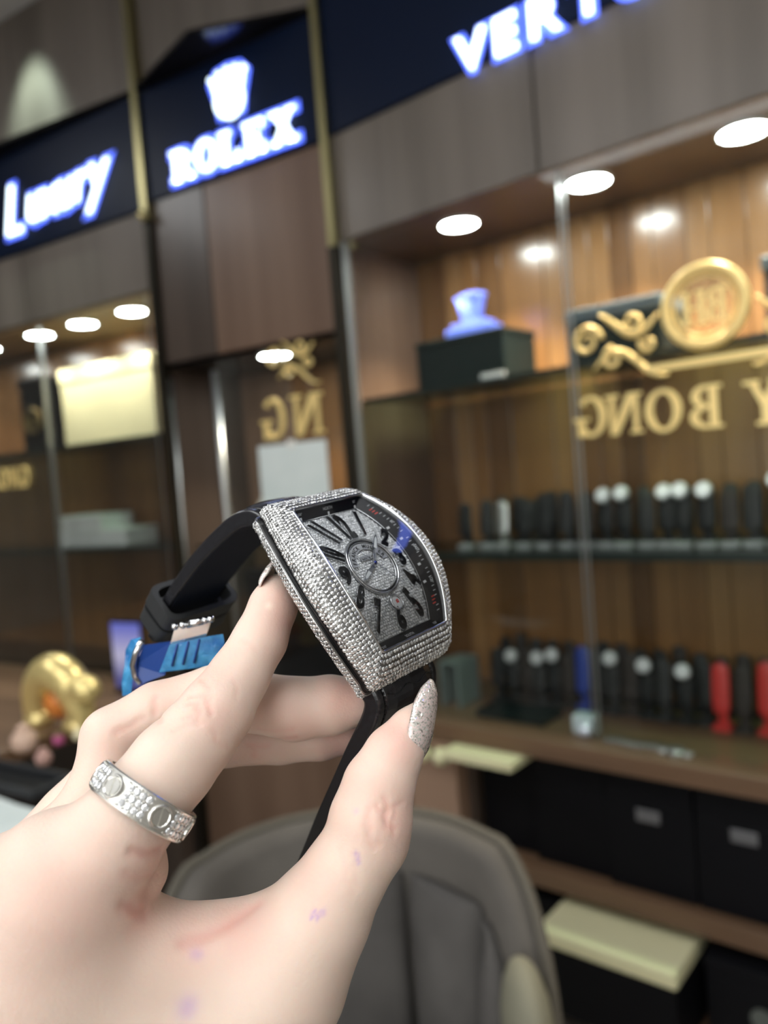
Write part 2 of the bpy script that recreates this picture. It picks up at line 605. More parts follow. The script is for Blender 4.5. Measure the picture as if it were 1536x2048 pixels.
serif_part(gs, 'B', 1.007, 1.697, .066, .044, M_gold, GW - .003, .004, True)


def scroll(T, cx, cz, s, w0, flip=1, name='flourish'):
    for r0, turns, a0, ox, oz in ((.026, 1.5, 0, -.125, .0), (.020, 1.2, PI, -.045, .018), (.018, 1.1, PI / 2, -.080, -.036), (.013, 1.1, 2.6, -.020, -.02)):
        pts, rs = [], []
        for i in range(40):
            t = i / 39
            r = r0 * (1 - .75 * t)
            an = a0 + turns * 2 * PI * t
            pts.append((cx + flip * s * (ox + r * math.cos(an)), w0, cz + s * (oz + r * math.sin(an))))
            rs.append(s * (.0045 * (1 - .6 * t) + .001))
        T.part(name, MB().tube(pts, rs, 6), M_gold, smooth=True)
    pts = [(cx + flip * s * (-.115 + .125 * t), w0, cz + s * (-.05 + .025 * math.sin(t * 5))) for t in np.linspace(0, 1, 24)]
    T.part(name, MB().tube(pts, [s * (.002 + .004 * math.sin(PI * t)) for t in np.linspace(0, 1, 24)], 6), M_gold, smooth=True)
    pts = [(cx + flip * s * (-.10 + .10 * t), w0, cz + s * (.02 + .022 * math.sin(2 + t * 4.5))) for t in np.linspace(0, 1, 24)]
    T.part(name, MB().tube(pts, [s * (.002 + .0045 * math.sin(PI * t)) for t in np.linspace(0, 1, 24)], 6), M_gold, smooth=True)


scroll(gs, .895, 1.705, 1.25, GW)
scroll(gs, 1.078, 1.70, 1.25, GW, -1)
gs.part('underline', MB().box(.86, 1.16, GW - .004, GW, 1.620, 1.634), M_gold)

# things on the upper glass shelf
b = Thing('storage_box', 'dark green box with a self-glowing blue crown on top, at the left of the upper shelf', 'box', (.33, .1, 1.668), F1)
b.part('box_body', MB().box(.20, .47, .10, .26, 1.668, 1.785), M_darkgreen, .004)
b.part('box_lid', MB().box(.197, .473, .097, .263, 1.785, 1.80), M_darkgreen, .003)
b.part('white_plate', MB().box(.40, .47, .094, .099, 1.672, 1.69), M_white, .001)  # small white plate at the lower right of the box
M_bluec = mat('blue_glow', (.16, .24, .85), .3, emit=(.16, .24, .85), estr=.55)  # crown and plinth are no lamp, a weak glow is put into their blue


def crown_part(T, cx, cz, s, w0, th, fm, hm=None, name='crown_emblem'):
    mb = MB()
    mb.prism([(cx - .30 * s, cz), (cx + .30 * s, cz), (cx + .34 * s, cz + .22 * s), (cx - .34 * s, cz + .22 * s)], w0 - th, w0)
    for i in range(5):
        a = (i - 2) * .24
        bx = cx + (i - 2) * .13 * s
        tx, tz = cx + math.sin(a) * 1.05 * s, cz + (.10 + .86 * math.cos(a)) * s
        q = .05 * s
        mb.prism([(bx - q, cz + .18 * s), (bx + q, cz + .18 * s), (tx + q * .35, tz), (tx - q * .35, tz)], w0 - th - i * 1e-4, w0 + i * 1e-4)
        mb.prism([(tx + .06 * s * math.cos(t), tz + .06 * s * math.sin(t)) for t in np.linspace(0, 2 * PI, 11)[:-1]], w0 - th - .0006, w0 + .0006)
    o = T.part(name, mb, fm)
    if hm:
        hb = MB()
        pts = [(cx - .40 * s, cz - .08 * s), (cx + .40 * s, cz - .08 * s), (cx + .47 * s, cz + .3 * s), (cx + .64 * s, cz + .82 * s), (cx + .40 * s, cz + 1.08 * s), (cx, cz + 1.14 * s), (cx - .40 * s, cz + 1.08 * s), (cx - .64 * s, cz + .82 * s), (cx - .47 * s, cz + .3 * s)]
        hb.prism(pts, w0 - .003, w0 - .0005)
        T.part('emblem_halo', hb, hm, parent=o, label='blue glowing edge')
    return o


pl = MB().box(.285, .425, .12, .18, 1.80, 1.822)
pl.box(.30, .41, .125, .175, 1.822, 1.834)
b.part('emblem_plinth', pl, M_bluec, .003)
crown_part(b, .352, 1.83, .082, .16, .02, M_bluec)

for (a0, a1, z0, z1, w0, lab, m1) in ((.64, .86, 1.668, 1.80, .10, 'flat dark lidded box behind the gold flourish', M_darkgreen), (1.06, 1.32, 1.668, 1.83, .12, 'dark box beyond the gold monogram on the upper shelf', M_blackbox)):
    t = Thing('storage_box', lab, 'box', (a0, w0, z0), F1)
    t.part('box_body', MB().box(a0, a1, w0, w0 + .16, z0, z1 - .03), m1, .003)
    t.part('box_lid', MB().box(a0 - .004, a1 + .004, w0 - .004, w0 + .164, z1 - .03, z1), mat('slate_card', (.10, .13, .15), .4), .004)

# rows of watch stands
M_stand = [noise_col(mat('stand_black', (.012, .013, .014), .45, spec=.25), (.010, .011, .012), (.02, .022, .022), 30), mat('stand_charcoal', (.03, .031, .031), .5, spec=.25), mat('stand_brown', (.034, .028, .025), .5, spec=.25)]
M_standbase = mat('stand_base_grey', (.30, .32, .32), .35)
M_watchface = mat('watch_silver', (.62, .64, .64), .3, .5)


def watch_stand(a, wv, z, h, wd, m1, lab, group, silver=False, basem=None, dial=False):
    t = Thing('watch_stand', lab, 'watch stand', (a, wv, z), F1, group)
    base = MB().box(a - wd * .43, a + wd * .43, wv - wd * .45, wv + wd * .42, z, z + .012)
    t.part('stand_base', base, basem or m1, .002)
    t.part('stand_stem', MB().box(a - wd * .22, a + wd * .22, wv + wd * .0, wv + wd * .22, z + .012, z + h * .55), m1)
    P = []
    for i in range(13):                       # padded cuff, tilted towards the door
        s = i / 12
        zz = z + h * (.22 + .78 * s)
        bulge = .5 + .5 * math.sin(PI * min(1, max(0, s)))
        r = wd * .44 * (.75 + .25 * bulge)
        yy = wv - wd * .25 + .22 * wd * s
        P.append([(a + r * math.cos(q) * (1 if i not in (0, 12) else .05), yy + .30 * r * math.sin(q) * (1 if i not in (0, 12) else .05), zz) for q in np.linspace(0, 2 * PI, 17)[:-1]])
    t.part('stand_cuff', MB().grid(P, closed_v=True), m1, smooth=True)
    if silver:
        c = (a, wv - wd * .34, z + h * .88)
        mb = MB().lathe([(0, .004), (wd * .34, .004), (wd * .40, 0), (wd * .40, -.008), (0, -.008)], (0, 0, 0), 20)
        mb.v = [(c[0] + v[0], c[1] - v[2] * .94 + v[1] * .34, c[2] + v[1] * .94 + v[2] * .34) for v in mb.v]
        t.part('silver_head', mb, M_watchface, .001)
    return t


G1, G2 = 'watch stands on the middle glass shelf', 'watch stands on the wooden counter'
ORD = 'first second third fourth fifth sixth seventh eighth ninth tenth eleventh twelfth thirteenth fourteenth fifteenth sixteenth seventeenth eighteenth nineteenth twentieth'.split()
row1 = [(.30, 0, 0), (.36, 1, 0), (.405, 1, 1), (.47, 0, 0), (.53, 0, 0), (.585, 1, 0), (.635, 1, 0), (.688, 0, 2), (.735, 0, 2), (.785, 1, 0), (.828, 0, 2), (.868, 0, 2), (.918, 0, 2), (.965, 2, 0), (1.01, 1, 0), (1.06, 0, 2), (1.11, 1, 0)]
for i, (a, mi, kind) in enumerate(row1):
    lab = {0: 'plain dark padded watch stand, %s from the left on the middle glass shelf', 1: 'shiny grey watch stand, %s from the left on the middle glass shelf', 2: 'dark watch stand with bright silver top, %s from left on middle glass shelf'}[kind] % ORD[i]
    h = .132 + random.uniform(-.012, .014)
    watch_stand(a, .14 + random.uniform(-.01, .01), 1.2455, h + (.012 if kind == 2 else 0), .046, M_alu if kind == 1 else M_stand[mi], lab, G1, kind == 2, M_standbase)
M_blue = mat('blue_leather', (.025, .05, .26), .4)
M_red = mat('red_leather', (.50, .035, .03), .4)
row2 = [(.335, 0, 0), (.376, 1, 2), (.417, 2, 0), (.458, 1, 2), (.498, 0, 2), (.540, 2, 0), (.575, 3, 0), (.615, 0, 0), (.656, 1, 2), (.697, 2, 0), (.738, 0, 2), (.782, 1, 0), (.83, 0, 2), (.871, 0, 0), (.912, 4, 0), (.958, 2, 0), (1.005, 5, 0), (1.055, 0, 0)]
for i, (a, mi, kind) in enumerate(row2):
    lab = {0: 'plain dark padded watch stand, %s from the left on the wooden counter', 2: 'dark watch stand with bright silver top, %s from left on wooden counter'}[kind] % ORD[i]
    m1 = M_stand[mi] if mi < 3 else (M_blue if mi == 3 else M_red)
    if mi >= 3:
        lab = {3: 'blue watch stand among the dark ones on the wooden counter', 4: 'red watch stand on the counter, the first from the left', 5: 'red watch stand nearest the right edge of the counter'}[mi]
    watch_stand(a, .19 + random.uniform(-.01, .01), ZC,  .15 + random.uniform(-.012, .012), .045, m1, lab, G2, kind == 2)

for i in range(17):                         # the back rows, seen between the front ones
    watch_stand(.29 + .0497 * i, .255, 1.2455, .125 + random.uniform(-.012, .012), .044, M_stand[i % 2], 'plain dark watch stand in the back row, %s from left on middle glass shelf' % ORD[i], G1)
    watch_stand(.30 + .0487 * i, .285, ZC, .150 + random.uniform(-.012, .012), .044, M_stand[(i * 2) % 3], 'plain dark watch stand in the back row, %s from left on wooden counter' % ORD[i], G2)

# counter and lower shelving
ct = Thing('counter_top', 'long walnut counter top under the glass cabinet doors', 'counter', (.12, -.06, ZC - .05), F1)
ct.part('counter_slab', MB().box(.12, 2.4, -.06, .33, ZC - .045, ZC), M_counter, .004)
for (a, wv, wd, h, m1, nm, lab, cat) in ((.655, .03, .055, .045, None, 'glass_block', 'small clear glass block at the front of the counter', 'ornament'),):
    t = Thing(nm, lab, cat, (a, wv, ZC), F1)
    t.part('block', MB().box(a - wd / 2, a + wd / 2, wv - .02, wv + .02, ZC + .0002, ZC + h), mat('ice_glass', (.62, .70, .74), .08, spec=.9), .006)
    t.part('crystal_ball', MB().sphere((a + .012, wv - .028, ZC + .0185), .018, 16), mat('ice_ball', (.75, .82, .92), .05, .4), smooth=True)
t = Thing('bracelet', 'steel chain bracelet lying along the counter front', 'bracelet', (.76, .0, ZC), F1)
for i in range(11):
    a = .715 + .0125 * i
    t.part('bracelet_link', MB().box(a, a + .0115, -.012 + .004 * math.sin(i), .012 + .004 * math.sin(i), ZC + .0002, ZC + .009), M_alu, .002)
t = Thing('wristwatch', 'small silver wristwatch lying on the counter before the red stands', 'watch', (.88, -.01, ZC), F1)
t.part('watch_case', MB().lathe([(0, .012), (.017, .012), (.021, .008), (.021, .002), (0, .0005)], (.872, -.01, ZC), 24), M_alu)
t.part('watch_strap', MB().box(.84, .858, -.02, .0, ZC + .0005, ZC + .006).box(.886, .905, -.02, 0, ZC + .0005, ZC + .006), M_watchface, .001)
t = Thing('display_tray', 'flat dark green tray lying on the left of the counter', 'tray', (.43, .06, ZC), F1)
t.part('tray_base', MB().box(.36, .55, .02, .12, ZC + .0002, ZC + .008), M_darkgreen, .002)
t.part('tray_rim', MB().box(.36, .55, .02, .026, ZC + .008, ZC + .018).box(.36, .55, .114, .12, ZC + .008, ZC + .018).box(.36, .366, .026, .114, ZC + .008, ZC + .018).box(.544, .55, .026, .114, ZC + .008, ZC + .018), M_darkgreen)
t = Thing('acrylic_riser', 'small grey green frosted riser behind the thumb nail, at the left end of the counter', 'riser', (.285, .1, ZC), F1)
t.part('riser_top', MB().box(.225, .285, .06, .16, ZC + .115, ZC + .121), mat('frosted_acrylic', (.20, .25, .24), .35), .002)
for q in (.225, .279):
    t.part('riser_side', MB().box(q, q + .006, .06, .16, ZC, ZC + .115), MATS['frosted_acrylic'], .001)

un = Thing('base_unit', 'low open walnut shelving under the counter', 'shelving', (.12, 0, 0), F1)
un.part('shelf_board', MB().box(.36, 2.4, -.03, .38, .46, .505), M_counter, .004)
un.part('shelf_board', MB().box(.36, 2.4, -.03, .38, .20, .245), M_counter, .004)
un.part('end_post', MB().box(.185, .335, -.05, .0, 0, ZC - .05), mat('pale_walnut', (.36, .23, .16), .45), .003)
un.part('end_panel', MB().box(.336, .356, .0, .38, 0, ZC - .05), M_wood_dark)
un.part('back_panel', MB().box(.356, 2.4, .38, .395, 0, ZC - .05), M_wood_dark)

M_label = mat('silver_label', (.20, .20, .21), .4, .5)
for a0, a1, dw, lab, lb in ((.36, .51, .03, 'narrow black box at the left end of the upper low shelf', 0), (.515, .70, .012, 'plain black box under the middle of the counter', 0),
                            (.704, .895, .0, 'black box with a small silver label, nearer the chair', 1), (.899, 1.09, .0, 'black box with a small silver label, at the right edge', 1), (1.094, 1.30, .0, 'black box beyond the right edge of the low shelf', 0)):
    t = Thing('storage_box', lab, 'box', (a0, dw, .505), F1)
    t.part('box_body', MB().box(a0, a1, dw, dw + .30, .5055, .70), M_blackbox, .003)
    t.part('box_lid', MB().box(a0 + .001, a1 - .001, dw - .002, dw + .302, .701, .762), M_blackbox, .003)
    if lb:
        c = (a0 + a1) / 2
        t.part('silver_label', MB().box(c - .026, c + .026, dw - .004, dw, .665, .692), M_label, .002)
t = Thing('carton', 'shallow cream carton sitting forward on the black boxes, by the thumb nail', 'carton', (.36, -.05, .764), F1)
t.part('carton_body', MB().box(.345, .535, -.115, .02, .7635, .778), M_cream, .003)
t.part('carton_lid', MB().box(.343, .537, -.117, .022, .778, .785), M_cream, .003)
for i, (a, lab) in enumerate(((.262, 'cream round knob on the pale post, left of two'), (.318, 'cream round knob on the pale post, beside the carton'))):
    t = Thing('round_knob', lab, 'knob', (a, -.08, .75), F1)
    t.part('knob_ball', MB().sphere((a, -.085, .755), .022, 18), M_cream, smooth=True)
    t.part('knob_stem', MB().tube([(a, -.068, .755), (a, -.049, .755)], .008, 12), M_brass)
t = Thing('storage_box', 'black box with a cream lid on the lowest shelf', 'box', (.6, -.12, .245), F1)
t.part('box_body', MB().box(.585, .885, -.13, .18, .2455, .395), M_blackbox, .003)
t.part('cream_lid', MB().box(.58, .89, -.135, .185, .396, .432), M_cream, .006, label='cream lid')
t = Thing('storage_box', 'black box with a faint pale emblem at the right of the lowest shelf', 'box', (.93, -.05, .245), F1)
t.part('box_body', MB().box(.915, 1.2, -.04, .25, .2455, .40), M_blackbox, .003)
t.part('box_lid', MB().box(.913, 1.202, -.042, .252, .401, .43), M_blackbox, .003)
em = MB().prism([(1.02 + .022 * math.cos(q), .335 + .022 * math.sin(q)) for q in np.linspace(0, 2 * PI, 17)[:-1]], -.043, -.04)
em.box(.985, 1.055, -.043, -.04, .295, .303)
t.part('pale_emblem', em, mat('pale_print', (.10, .11, .10), .5))
t = Thing('storage_box', 'black box in the shadow behind the chair on the lowest shelf', 'box', (.4, .05, .245), F1)
t.part('box_body', MB().box(.365, .575, .0, .25, .2455, .38), M_blackbox, .003)
t.part('box_lid', MB().box(.364, .576, -.001, .251, .381, .42), M_blackbox, .003)
# leafy plant at the foot of the shelving
t = Thing('potted_plant', 'small bright green plant in a pale pot beside the chair foot', 'plant', (.45, -.30, 0), F1)
t.part('pot', MB().lathe([(0, 0), (.05, 0), (.07, .12), (.074, .125), (.066, .125), (.06, .11), (0, .11)], (.45, -.30, 0), 20), M_white)
M_leaf = mat('leaf_green', (.10, .36, .03), .4)
for i in range(12):
    a = i * 2.4
    L = .10 + .03 * (i % 3)
    P = []
    for s in np.linspace(0, 1, 6):
        rr = .012 + L * .55 * s
        wv = .016 * math.sin(PI * min(1, s * .9 + .08))
        c = np.array([.45 + rr * math.cos(a), -.30 + rr * math.sin(a), .12 + L * (s - .35 * s * s) + .05 * s])
        tn = np.array([-math.sin(a), math.cos(a), 0]) * wv
        P.append([c - tn, c + np.array([0, 0, -.003]), c + tn])
    t.part('leaf', MB().grid(P), M_leaf, smooth=True)

# ------------------------------------------------------------------ left-hand cabinet, pillar and signs
t = Thing('lit_sign', 'navy sign board with glowing italic script at the upper left', 'sign', (-1.8, -.02, ZB), F2)
t.part('sign_board', MB().box(-2.3, -.648, -.03, .0, ZB - .015, 2.69), M_navy, .002)
letters(t, F2, 'Luxury', [(-1.275, 2.405, .245, .85), (-1.155, 2.425, .20, .85), (-1.075, 2.425, .20, .85), (-.99, 2.43, .20, .85), (-.91, 2.435, .20, .85), (-.835, 2.435, .22, .95)], M_letter, M_halo, -.034, .012, .014, shear=.28, offset=-.008)
t = Thing('lit_sign', 'navy sign board with a glowing crown above five serif capitals', 'sign', (-.64, -.02, ZB), F2)
t.part('sign_board', MB().box(-.622, .03, -.03, .0, ZB, 2.69), M_navy, .002)
for ch, a, wd in (('R', -.463, .085), ('O', -.366, .084), ('L', -.271, .082), ('E', -.182, .08), ('X', -.083, .09)):
    serif_part(t, ch, a, 2.383, .086, wd, M_letter, -.034, .012, False, M_halo, .0125)
crown_part(t, -.262, 2.515, .125, -.034, .012, M_letter, M_halo)
pc = MB().prism([(-.262 + .052 * math.cos(q), 2.552 + .05 * math.sin(q)) for q in np.linspace(0, 2 * PI, 21)[:-1]], -.0475, -.034)
t.part('crown_base', pc, M_letter)

# upper wall panels and black gloss canopy
t = Thing('wall_cladding', 'greyish walnut panels above the signs up to the ceiling', 'cladding', (-2.3, -.01, 2.69), F2)
for a0, a1 in ((-2.3, -1.25), (-1.247, -.648), (-.622, .03)):
    t.part('cladding_panel', MB().box(a0, a1, -.012, .02, 2.705, CEIL - .002), M_wood_fascia, .002)
t = Thing('canopy_board', 'thin black gloss canopy over the crown sign and script sign', 'canopy', (-.6, -.1, 2.692), F2)
t.part('canopy_slab', MB().slab([(.028, -.032), (.028, -.045), (-.29, -.16), (-.62, -.05), (-.62, -.032)], 2.691, 2.703), M_black_gloss)
t.part('canopy_slab', MB().slab([(-.65, -.032), (-.65, -.04), (-1.3, -.09), (-2.2, -.13), (-2.2, -.032)], 2.691, 2.703), M_black_gloss)
spot(F2, -1.12, -.16, CEIL - .05, 30, (-.05, .35, -1), 60, .9, .03, (.75, 1, .88))

structure('trim_1', MB().box(-.647, -.623, -.045, .0, 2.305, CEIL - .002), M_brass, F2)
structure('trim_2', MB().box(-.644, -.626, -.04, .0, .0, 2.304), M_trim, F2)
structure('trim_3', MB().box(.044, .066, -.06, -.034, 2.07, CEIL - .002), M_brass, F2)
structure('trim_4', MB().box(.042, .068, -.06, -.034, 0, 2.068), M_trim, F2)
t = Thing('brass_stud', 'round brass stud on the left brass strip under the script sign', 'stud', (-.635, -.05, 2.315), F2)
t.part('stud_ball', MB().sphere((-.635, -.054, 2.315), .013, 16), mat('bright_brass', (.9, .75, .35), .2, .8), smooth=True)
t.part('stud_ring', MB().tube([(-.635 + .015 * math.cos(q), -.048, 2.315 + .015 * math.sin(q)) for q in np.linspace(0, 2 * PI, 17)[:-1]], .003, 6, closed=True), M_brass, smooth=True)

# pillar between the two brass strips: panels above, glazed recess below
pl = Thing('pillar_cabinet', 'narrow brown cabinet between the two brass strips, under the crown', 'cabinet', (-.645, 0, 0), F2)
pl.part('front_panel', MB().box(-.622, -.412, -.02, .0, 1.86, ZB - .002), M_wood_dark, .002)
pl.part('front_panel', MB().box(-.408, .028, -.018, .0, 1.86, ZB - .002), M_wood_brown, .002)
pl.part('soffit', MB().box(-.622, .028, .0, .34, 1.845, 1.86), M_black_gloss)
pl.part('side_panel', MB().box(-.646, -.63, .0, .34, 0, 1.845), M_wood_dark)
pl.part('side_panel', MB().box(.012, .028, .0, .34, 0, 1.845), M_wood_dark)
x = -.63
while x < .008:
    wd = min(random.choice([.08, .11, .14]), 0.011 - x)
    pl.part('back_plank', MB().box(x, x + wd - .002, .33, .345, .85, 1.845), M_wood_brown if x < -.42 else random.choice([M_back[1], M_back[1], M_back[0]]), .0015)
    x += wd
downlight(pl, F2, -.265, .07, 1.845, SPOT_W * .5, .044)
pl.part('glass_shelf', MB().box(-.628, .010, .05, .325, 1.27, 1.28), M_glassshelf)
pl.part('base_panel', MB().box(-.622, .028, -.018, .0, 0, .85), M_wood_brown)
pl.part('base_shelf', MB().box(-.622, .028, .0, .34, .83, .85), M_wood_dark)
for q in (-.628, -.44):
    pl.part('tube_post', MB().tube([(q, -.006, .85), (q, -.006, 1.815)], .011 if q > -.5 else .007, 12), M_alu, smooth=True)
o = pl.part('glass_door', MB().box(-.425, .01, -.012, -.007, .852, 1.84), M_glassdoor)
t = Thing('gold_lettering', 'gold reversed letters and flourish on the narrow pillar door', 'sign', (-.2, -.004, 1.62), F2)
for ch, a, wd in (('G', -.222, .085), ('N', -.10, .105)):
    serif_part(t, ch, a, 1.588, .115, wd, M_gold, GW, .004, True)
scroll(t, -.06, 1.815, 1.15, GW)
t = Thing('storage_box', 'large black case added for the dark low in the pillar, under the held watch', 'box', (-.2, .03, .85), F2)  # added black case, stands in for the dark of the recess
t.part('box_body', MB().box(-.42, .005, .02, .28, .8505, 1.16), M_blackbox, .004)
t.part('box_lid', MB().box(-.422, .007, .018, .282, 1.161, 1.20), M_blackbox, .004)
t = Thing('paper_notice', 'white sheet of paper on the pillar door, behind the watch', 'paper', (-.17, -.02, 1.38), F2)
t.part('sheet', MB().box(-.288, -.045, -.0165, -.0145, 1.36, 1.57), M_paper)
t.part('tape', MB().box(-.18, -.15, -.0175, -.0165, 1.555, 1.58), mat('clear_tape', (.8, .8, .75), .3))
# crumpled bag on the shelf of the pillar, just past the paper
P = []
for i in range(10):
    s = i / 9
    P.append([(-.36 + (.075 + .012 * math.sin(3 * q + i)) * math.cos(q) * (1 - .5 * s ** 3), .12 + .06 * math.sin(q) * (1 - .4 * s), 1.281 + .13 * s + .006 * math.sin(5 * q + 2 * i)) for q in np.linspace(0, 2 * PI, 21)[:-1]])
t = Thing('paper_bag', 'crumpled pale bag on the pillar shelf, left of the watch', 'bag', (-.36, .12, 1.28), F2)
t.part('bag_body', MB().grid(P, closed_v=True), mat('pale_bag', (.5, .5, .46), .6), smooth=True)
t.part('bag_handle', MB().tube([(-.36 + .03 * math.cos(q), .12, 1.405 + .04 * math.sin(q)) for q in np.linspace(0, PI, 12)], .003, 6), M_white)

# left-hand cabinet
lc = Thing('display_cabinet', 'walnut display cabinet on the far left with three lamps and a cream carton', 'cabinet', (-2.3, 0, 0), F2)
lc.part('fascia_panel', MB().box(-2.3, -1.285, -.02, 0, 2.10, ZB - .018), M_wood_fascia, .002)
lc.part('fascia_panel', MB().box(-1.281, -.672, -.018, 0, 2.10, ZB - .018), M_wood_fascia, .002)
lc.part('soffit', MB().box(-2.3, -.672, .0, .34, 2.09, 2.10), mat('soffit_tan', (.26, .18, .11), .3, coat=.3))
lc.part('side_panel', MB().box(-.69, -.672, .0, .36, 0, 2.09), M_wood_dark)
x = -2.3
while x < -.70:
    wd = min(random.choice([.08, .10, .13]), -.692 - x)
    lc.part('back_plank', MB().box(x, x + wd - .002, .33, .36, .85, 2.09), random.choice([M_back[0], M_back[1], M_back[1]]), .0015)
    x += wd
for a in (-1.385, -1.14, -.885, -1.72, -2.05):
    downlight(lc, F2, a, .10, 2.09, SPOT_W * .28, .046)
for z in (1.655, 1.283):
    o = lc.part('glass_shelf', MB().box(-2.3, -.692, .04, .325, z - .01, z), M_glassshelf)
    lc.part('shelf_edge', MB().box(-2.3, -.692, .032, .04, z - .013, z + .001), M_glassedge, parent=o)
for a0, a1 in ((-2.0, -1.243), (-1.237, -.695)):
    o = lc.part('glass_door', MB().box(a0, a1, -.012, -.007, .86, 2.085), M_glassdoor)
    for q in (a0, a1 - .005):
        lc.part('door_edge', MB().box(q, q + .005, -.0125, -.0065, .86, 2.085), M_alu, parent=o)
lc.part('base_front', MB().box(-2.3, -.672, -.018, .0, 0, .80), M_wood_dark)

t = Thing('carton', 'large cream carton on the upper shelf of the left-hand cabinet', 'carton', (-1.15, .15, 1.655), F2)
t.part('carton_body', MB().box(-1.375, -.88, .16, .31, 1.6555, 1.90), M_cream, .004)
t.part('carton_flap', MB().box(-1.38, -.875, .157, .315, 1.901, 1.955), M_cream, .004)
t = Thing('storage_box', 'tall dark box with a gold monogram beside the cream carton', 'box', (-1.5, .1, 1.655), F2)
t.part('box_body', MB().box(-1.545, -1.40, .10, .24, 1.6555, 1.90), M_blackbox, .004)
t.part('box_lid', MB().box(-1.548, -1.397, .097, .243, 1.901, 1.94), M_blackbox, .004)
t.part('monogram', MB().tube([(-1.472 + .045 * math.cos(q), .098, 1.775 + .045 * math.sin(q)) for q in np.linspace(0, 2 * PI, 33)[:-1]], .0045, 6, closed=True), mat('antique_gold', (.30, .22, .09), .4, .6), smooth=True)
for ch, a in (('H', -1.488), ('B', -1.455)):
    serif_part(t, ch, a, 1.752, .045, .03, MATS['antique_gold'], .0995, .003, True, name='monogram_letter')
t = Thing('gold_lettering', 'small gold reversed letters on the left-hand glass doors', 'sign', (-1.45, -.004, 1.53), F2)
for ch, a, wd in (('G', -1.395, .05), ('N', -1.455, .055), ('O', -1.52, .055), ('B', -1.585, .05)):
    serif_part(t, ch, a, 1.522, .075, wd, M_gold, GW, .004, True)
for i, (a0, a1, z0, z1, m1, lab) in enumerate(((-1.385, -1.02, 1.2835, 1.345, M_white, 'lower of two flat white cartons on the second left-hand shelf'), (-1.37, -1.15, 1.3455, 1.40, M_white, 'upper of two flat white cartons on the second left-hand shelf'))):
    t = Thing('carton', lab, 'carton', (a0, .1, z0), F2)
    t.part('carton_body', MB().box(a0, a1, .10, .25, z0, z1 - .012), m1, .003)
    t.part('carton_lid', MB().box(a0 - .002, a1 + .002, .098, .252, z1 - .0115, z1), m1, .003)

# ------------------------------------------------------------------ side table with gold ornaments, left edge
ZT = .86
TX = Frame((-1840, 1164), O1)
tb = Thing('side_table', 'walnut table along the left edge with gold ornaments on it', 'table', (-1.2, -.4, 0), F2)
tb.part('table_top', MB().box(-2.3, -.60, -1.55, -.03, ZT - .04, ZT), M_counter, .004)
for a in (-2.22, -.70):
    for b_ in (-1.45, -.13):
        tb.part('leg', MB().box(a, a + .06, b_, b_ + .06, 0, ZT - .04), M_wood_dark, .003)


def at_table(px, py, z=ZT):
    q = ray(px, py)
    p = CAM + q * ((z - CAM[2]) / q[2])
    d = p - F2.O
    return float(d @ F2.u), float(d @ F2.n)


ga, gw = at_table(120, 1455)
GS = 1.55                              # size of the figurine
t = Thing('gold_figurine', 'gold animal figurine on the side table behind the knuckles', 'figurine', (ga, gw, ZT), F2)
M_goldo = mat('bright_gold', (1, .80, .34), .28, .55)
M_amber = mat('amber_enamel', (.75, .25, .05), .3)
P = []
for i in range(15):
    s = i / 14
    ang = PI * s
    r = GS * (.021 + .012 * math.sin(PI * s))
    c = (ga - GS * .06 * math.cos(ang), gw, ZT + GS * (.02 + .075 * math.sin(ang)))
    P.append([(c[0] - r * math.cos(ang) * math.cos(q), c[1] + r * math.sin(q), c[2] + r * math.sin(ang) * math.cos(q)) for q in np.linspace(0, 2 * PI, 15)[:-1]])
t.part('body', MB().grid(P, closed_v=True), M_goldo, smooth=True)
t.part('head', MB().sphere((ga + GS * .085, gw - GS * .01, ZT + GS * .075), GS * .026, 16, 1.2, 1, .9), M_goldo, smooth=True)
t.part('belly', MB().sphere((ga + GS * .005, gw, ZT + GS * .045), GS * .026, 14, 1, 1, 1.1), M_amber, smooth=True)
for q in (-.055, .05):
    t.part('foot', MB().lathe([(0, 0), (GS * .022, 0), (GS * .026, GS * .012), (GS * .014, GS * .03), (0, GS * .032)], (ga + GS * q, gw, ZT), 16), M_goldo, smooth=True)
for (px, py, r, m1, lab, nm) in ((50, 1500, .030, mat('peach_wax', (.72, .50, .38), .5), 'peach round jar on the side table at the left edge', 'jar'),
                                 (118, 1488, .014, mat('pink_glass', (.50, .10, .25), .25), 'small pink bottle on the side table', 'bottle'),
                                 (158, 1478, .014, mat('ivory_wax', (.95, .85, .55), .4), 'small ivory jar on the side table against the hand', 'jar'),
                                 (88, 1528, .018, mat('rose_wax', (.55, .33, .28), .5), 'low rose coloured jar in front of the pink bottle', 'jar')):
    a, wv = at_table(px, py)
    t = Thing(nm, lab, nm, (a, wv, ZT), F2)
    h = r * 1.9
    t.part('vessel', MB().lathe([(0, 0), (r * .8, 0), (r, h * .25), (r, h * .6), (r * .7, h * .8), (r * .5, h * .85), (0, h * .85)], (a, wv, ZT), 20), m1, smooth=True)
    t.part('lid', MB().lathe([(0, h * .851), (r * .55, h * .851), (r * .55, h), (r * .2, h * 1.12), (0, h * 1.14)], (a, wv, ZT), 20), M_brass if nm == 'bottle' else m1, smooth=True)
a, wv = at_table(70, 1580)
t = Thing('display_tray', 'black leather tray on the side table below the gold figurine', 'tray', (a, wv, ZT), F2)
mb = MB().box(a - .25, a + .055, wv - .04, wv + .05, ZT + .0003, ZT + .008)
t.part('tray_base', mb, M_blackbox, .002)
t.part('tray_rim', MB().box(a - .25, a + .055, wv - .044, wv - .036, ZT + .003, ZT + .022).box(a - .25, a + .055, wv + .046, wv + .054, ZT + .003, ZT + .022).box(a + .05, a + .058, wv - .036, wv + .046, ZT + .003, ZT + .022), mat('tray_leather', (.03, .032, .035), .5), .002)
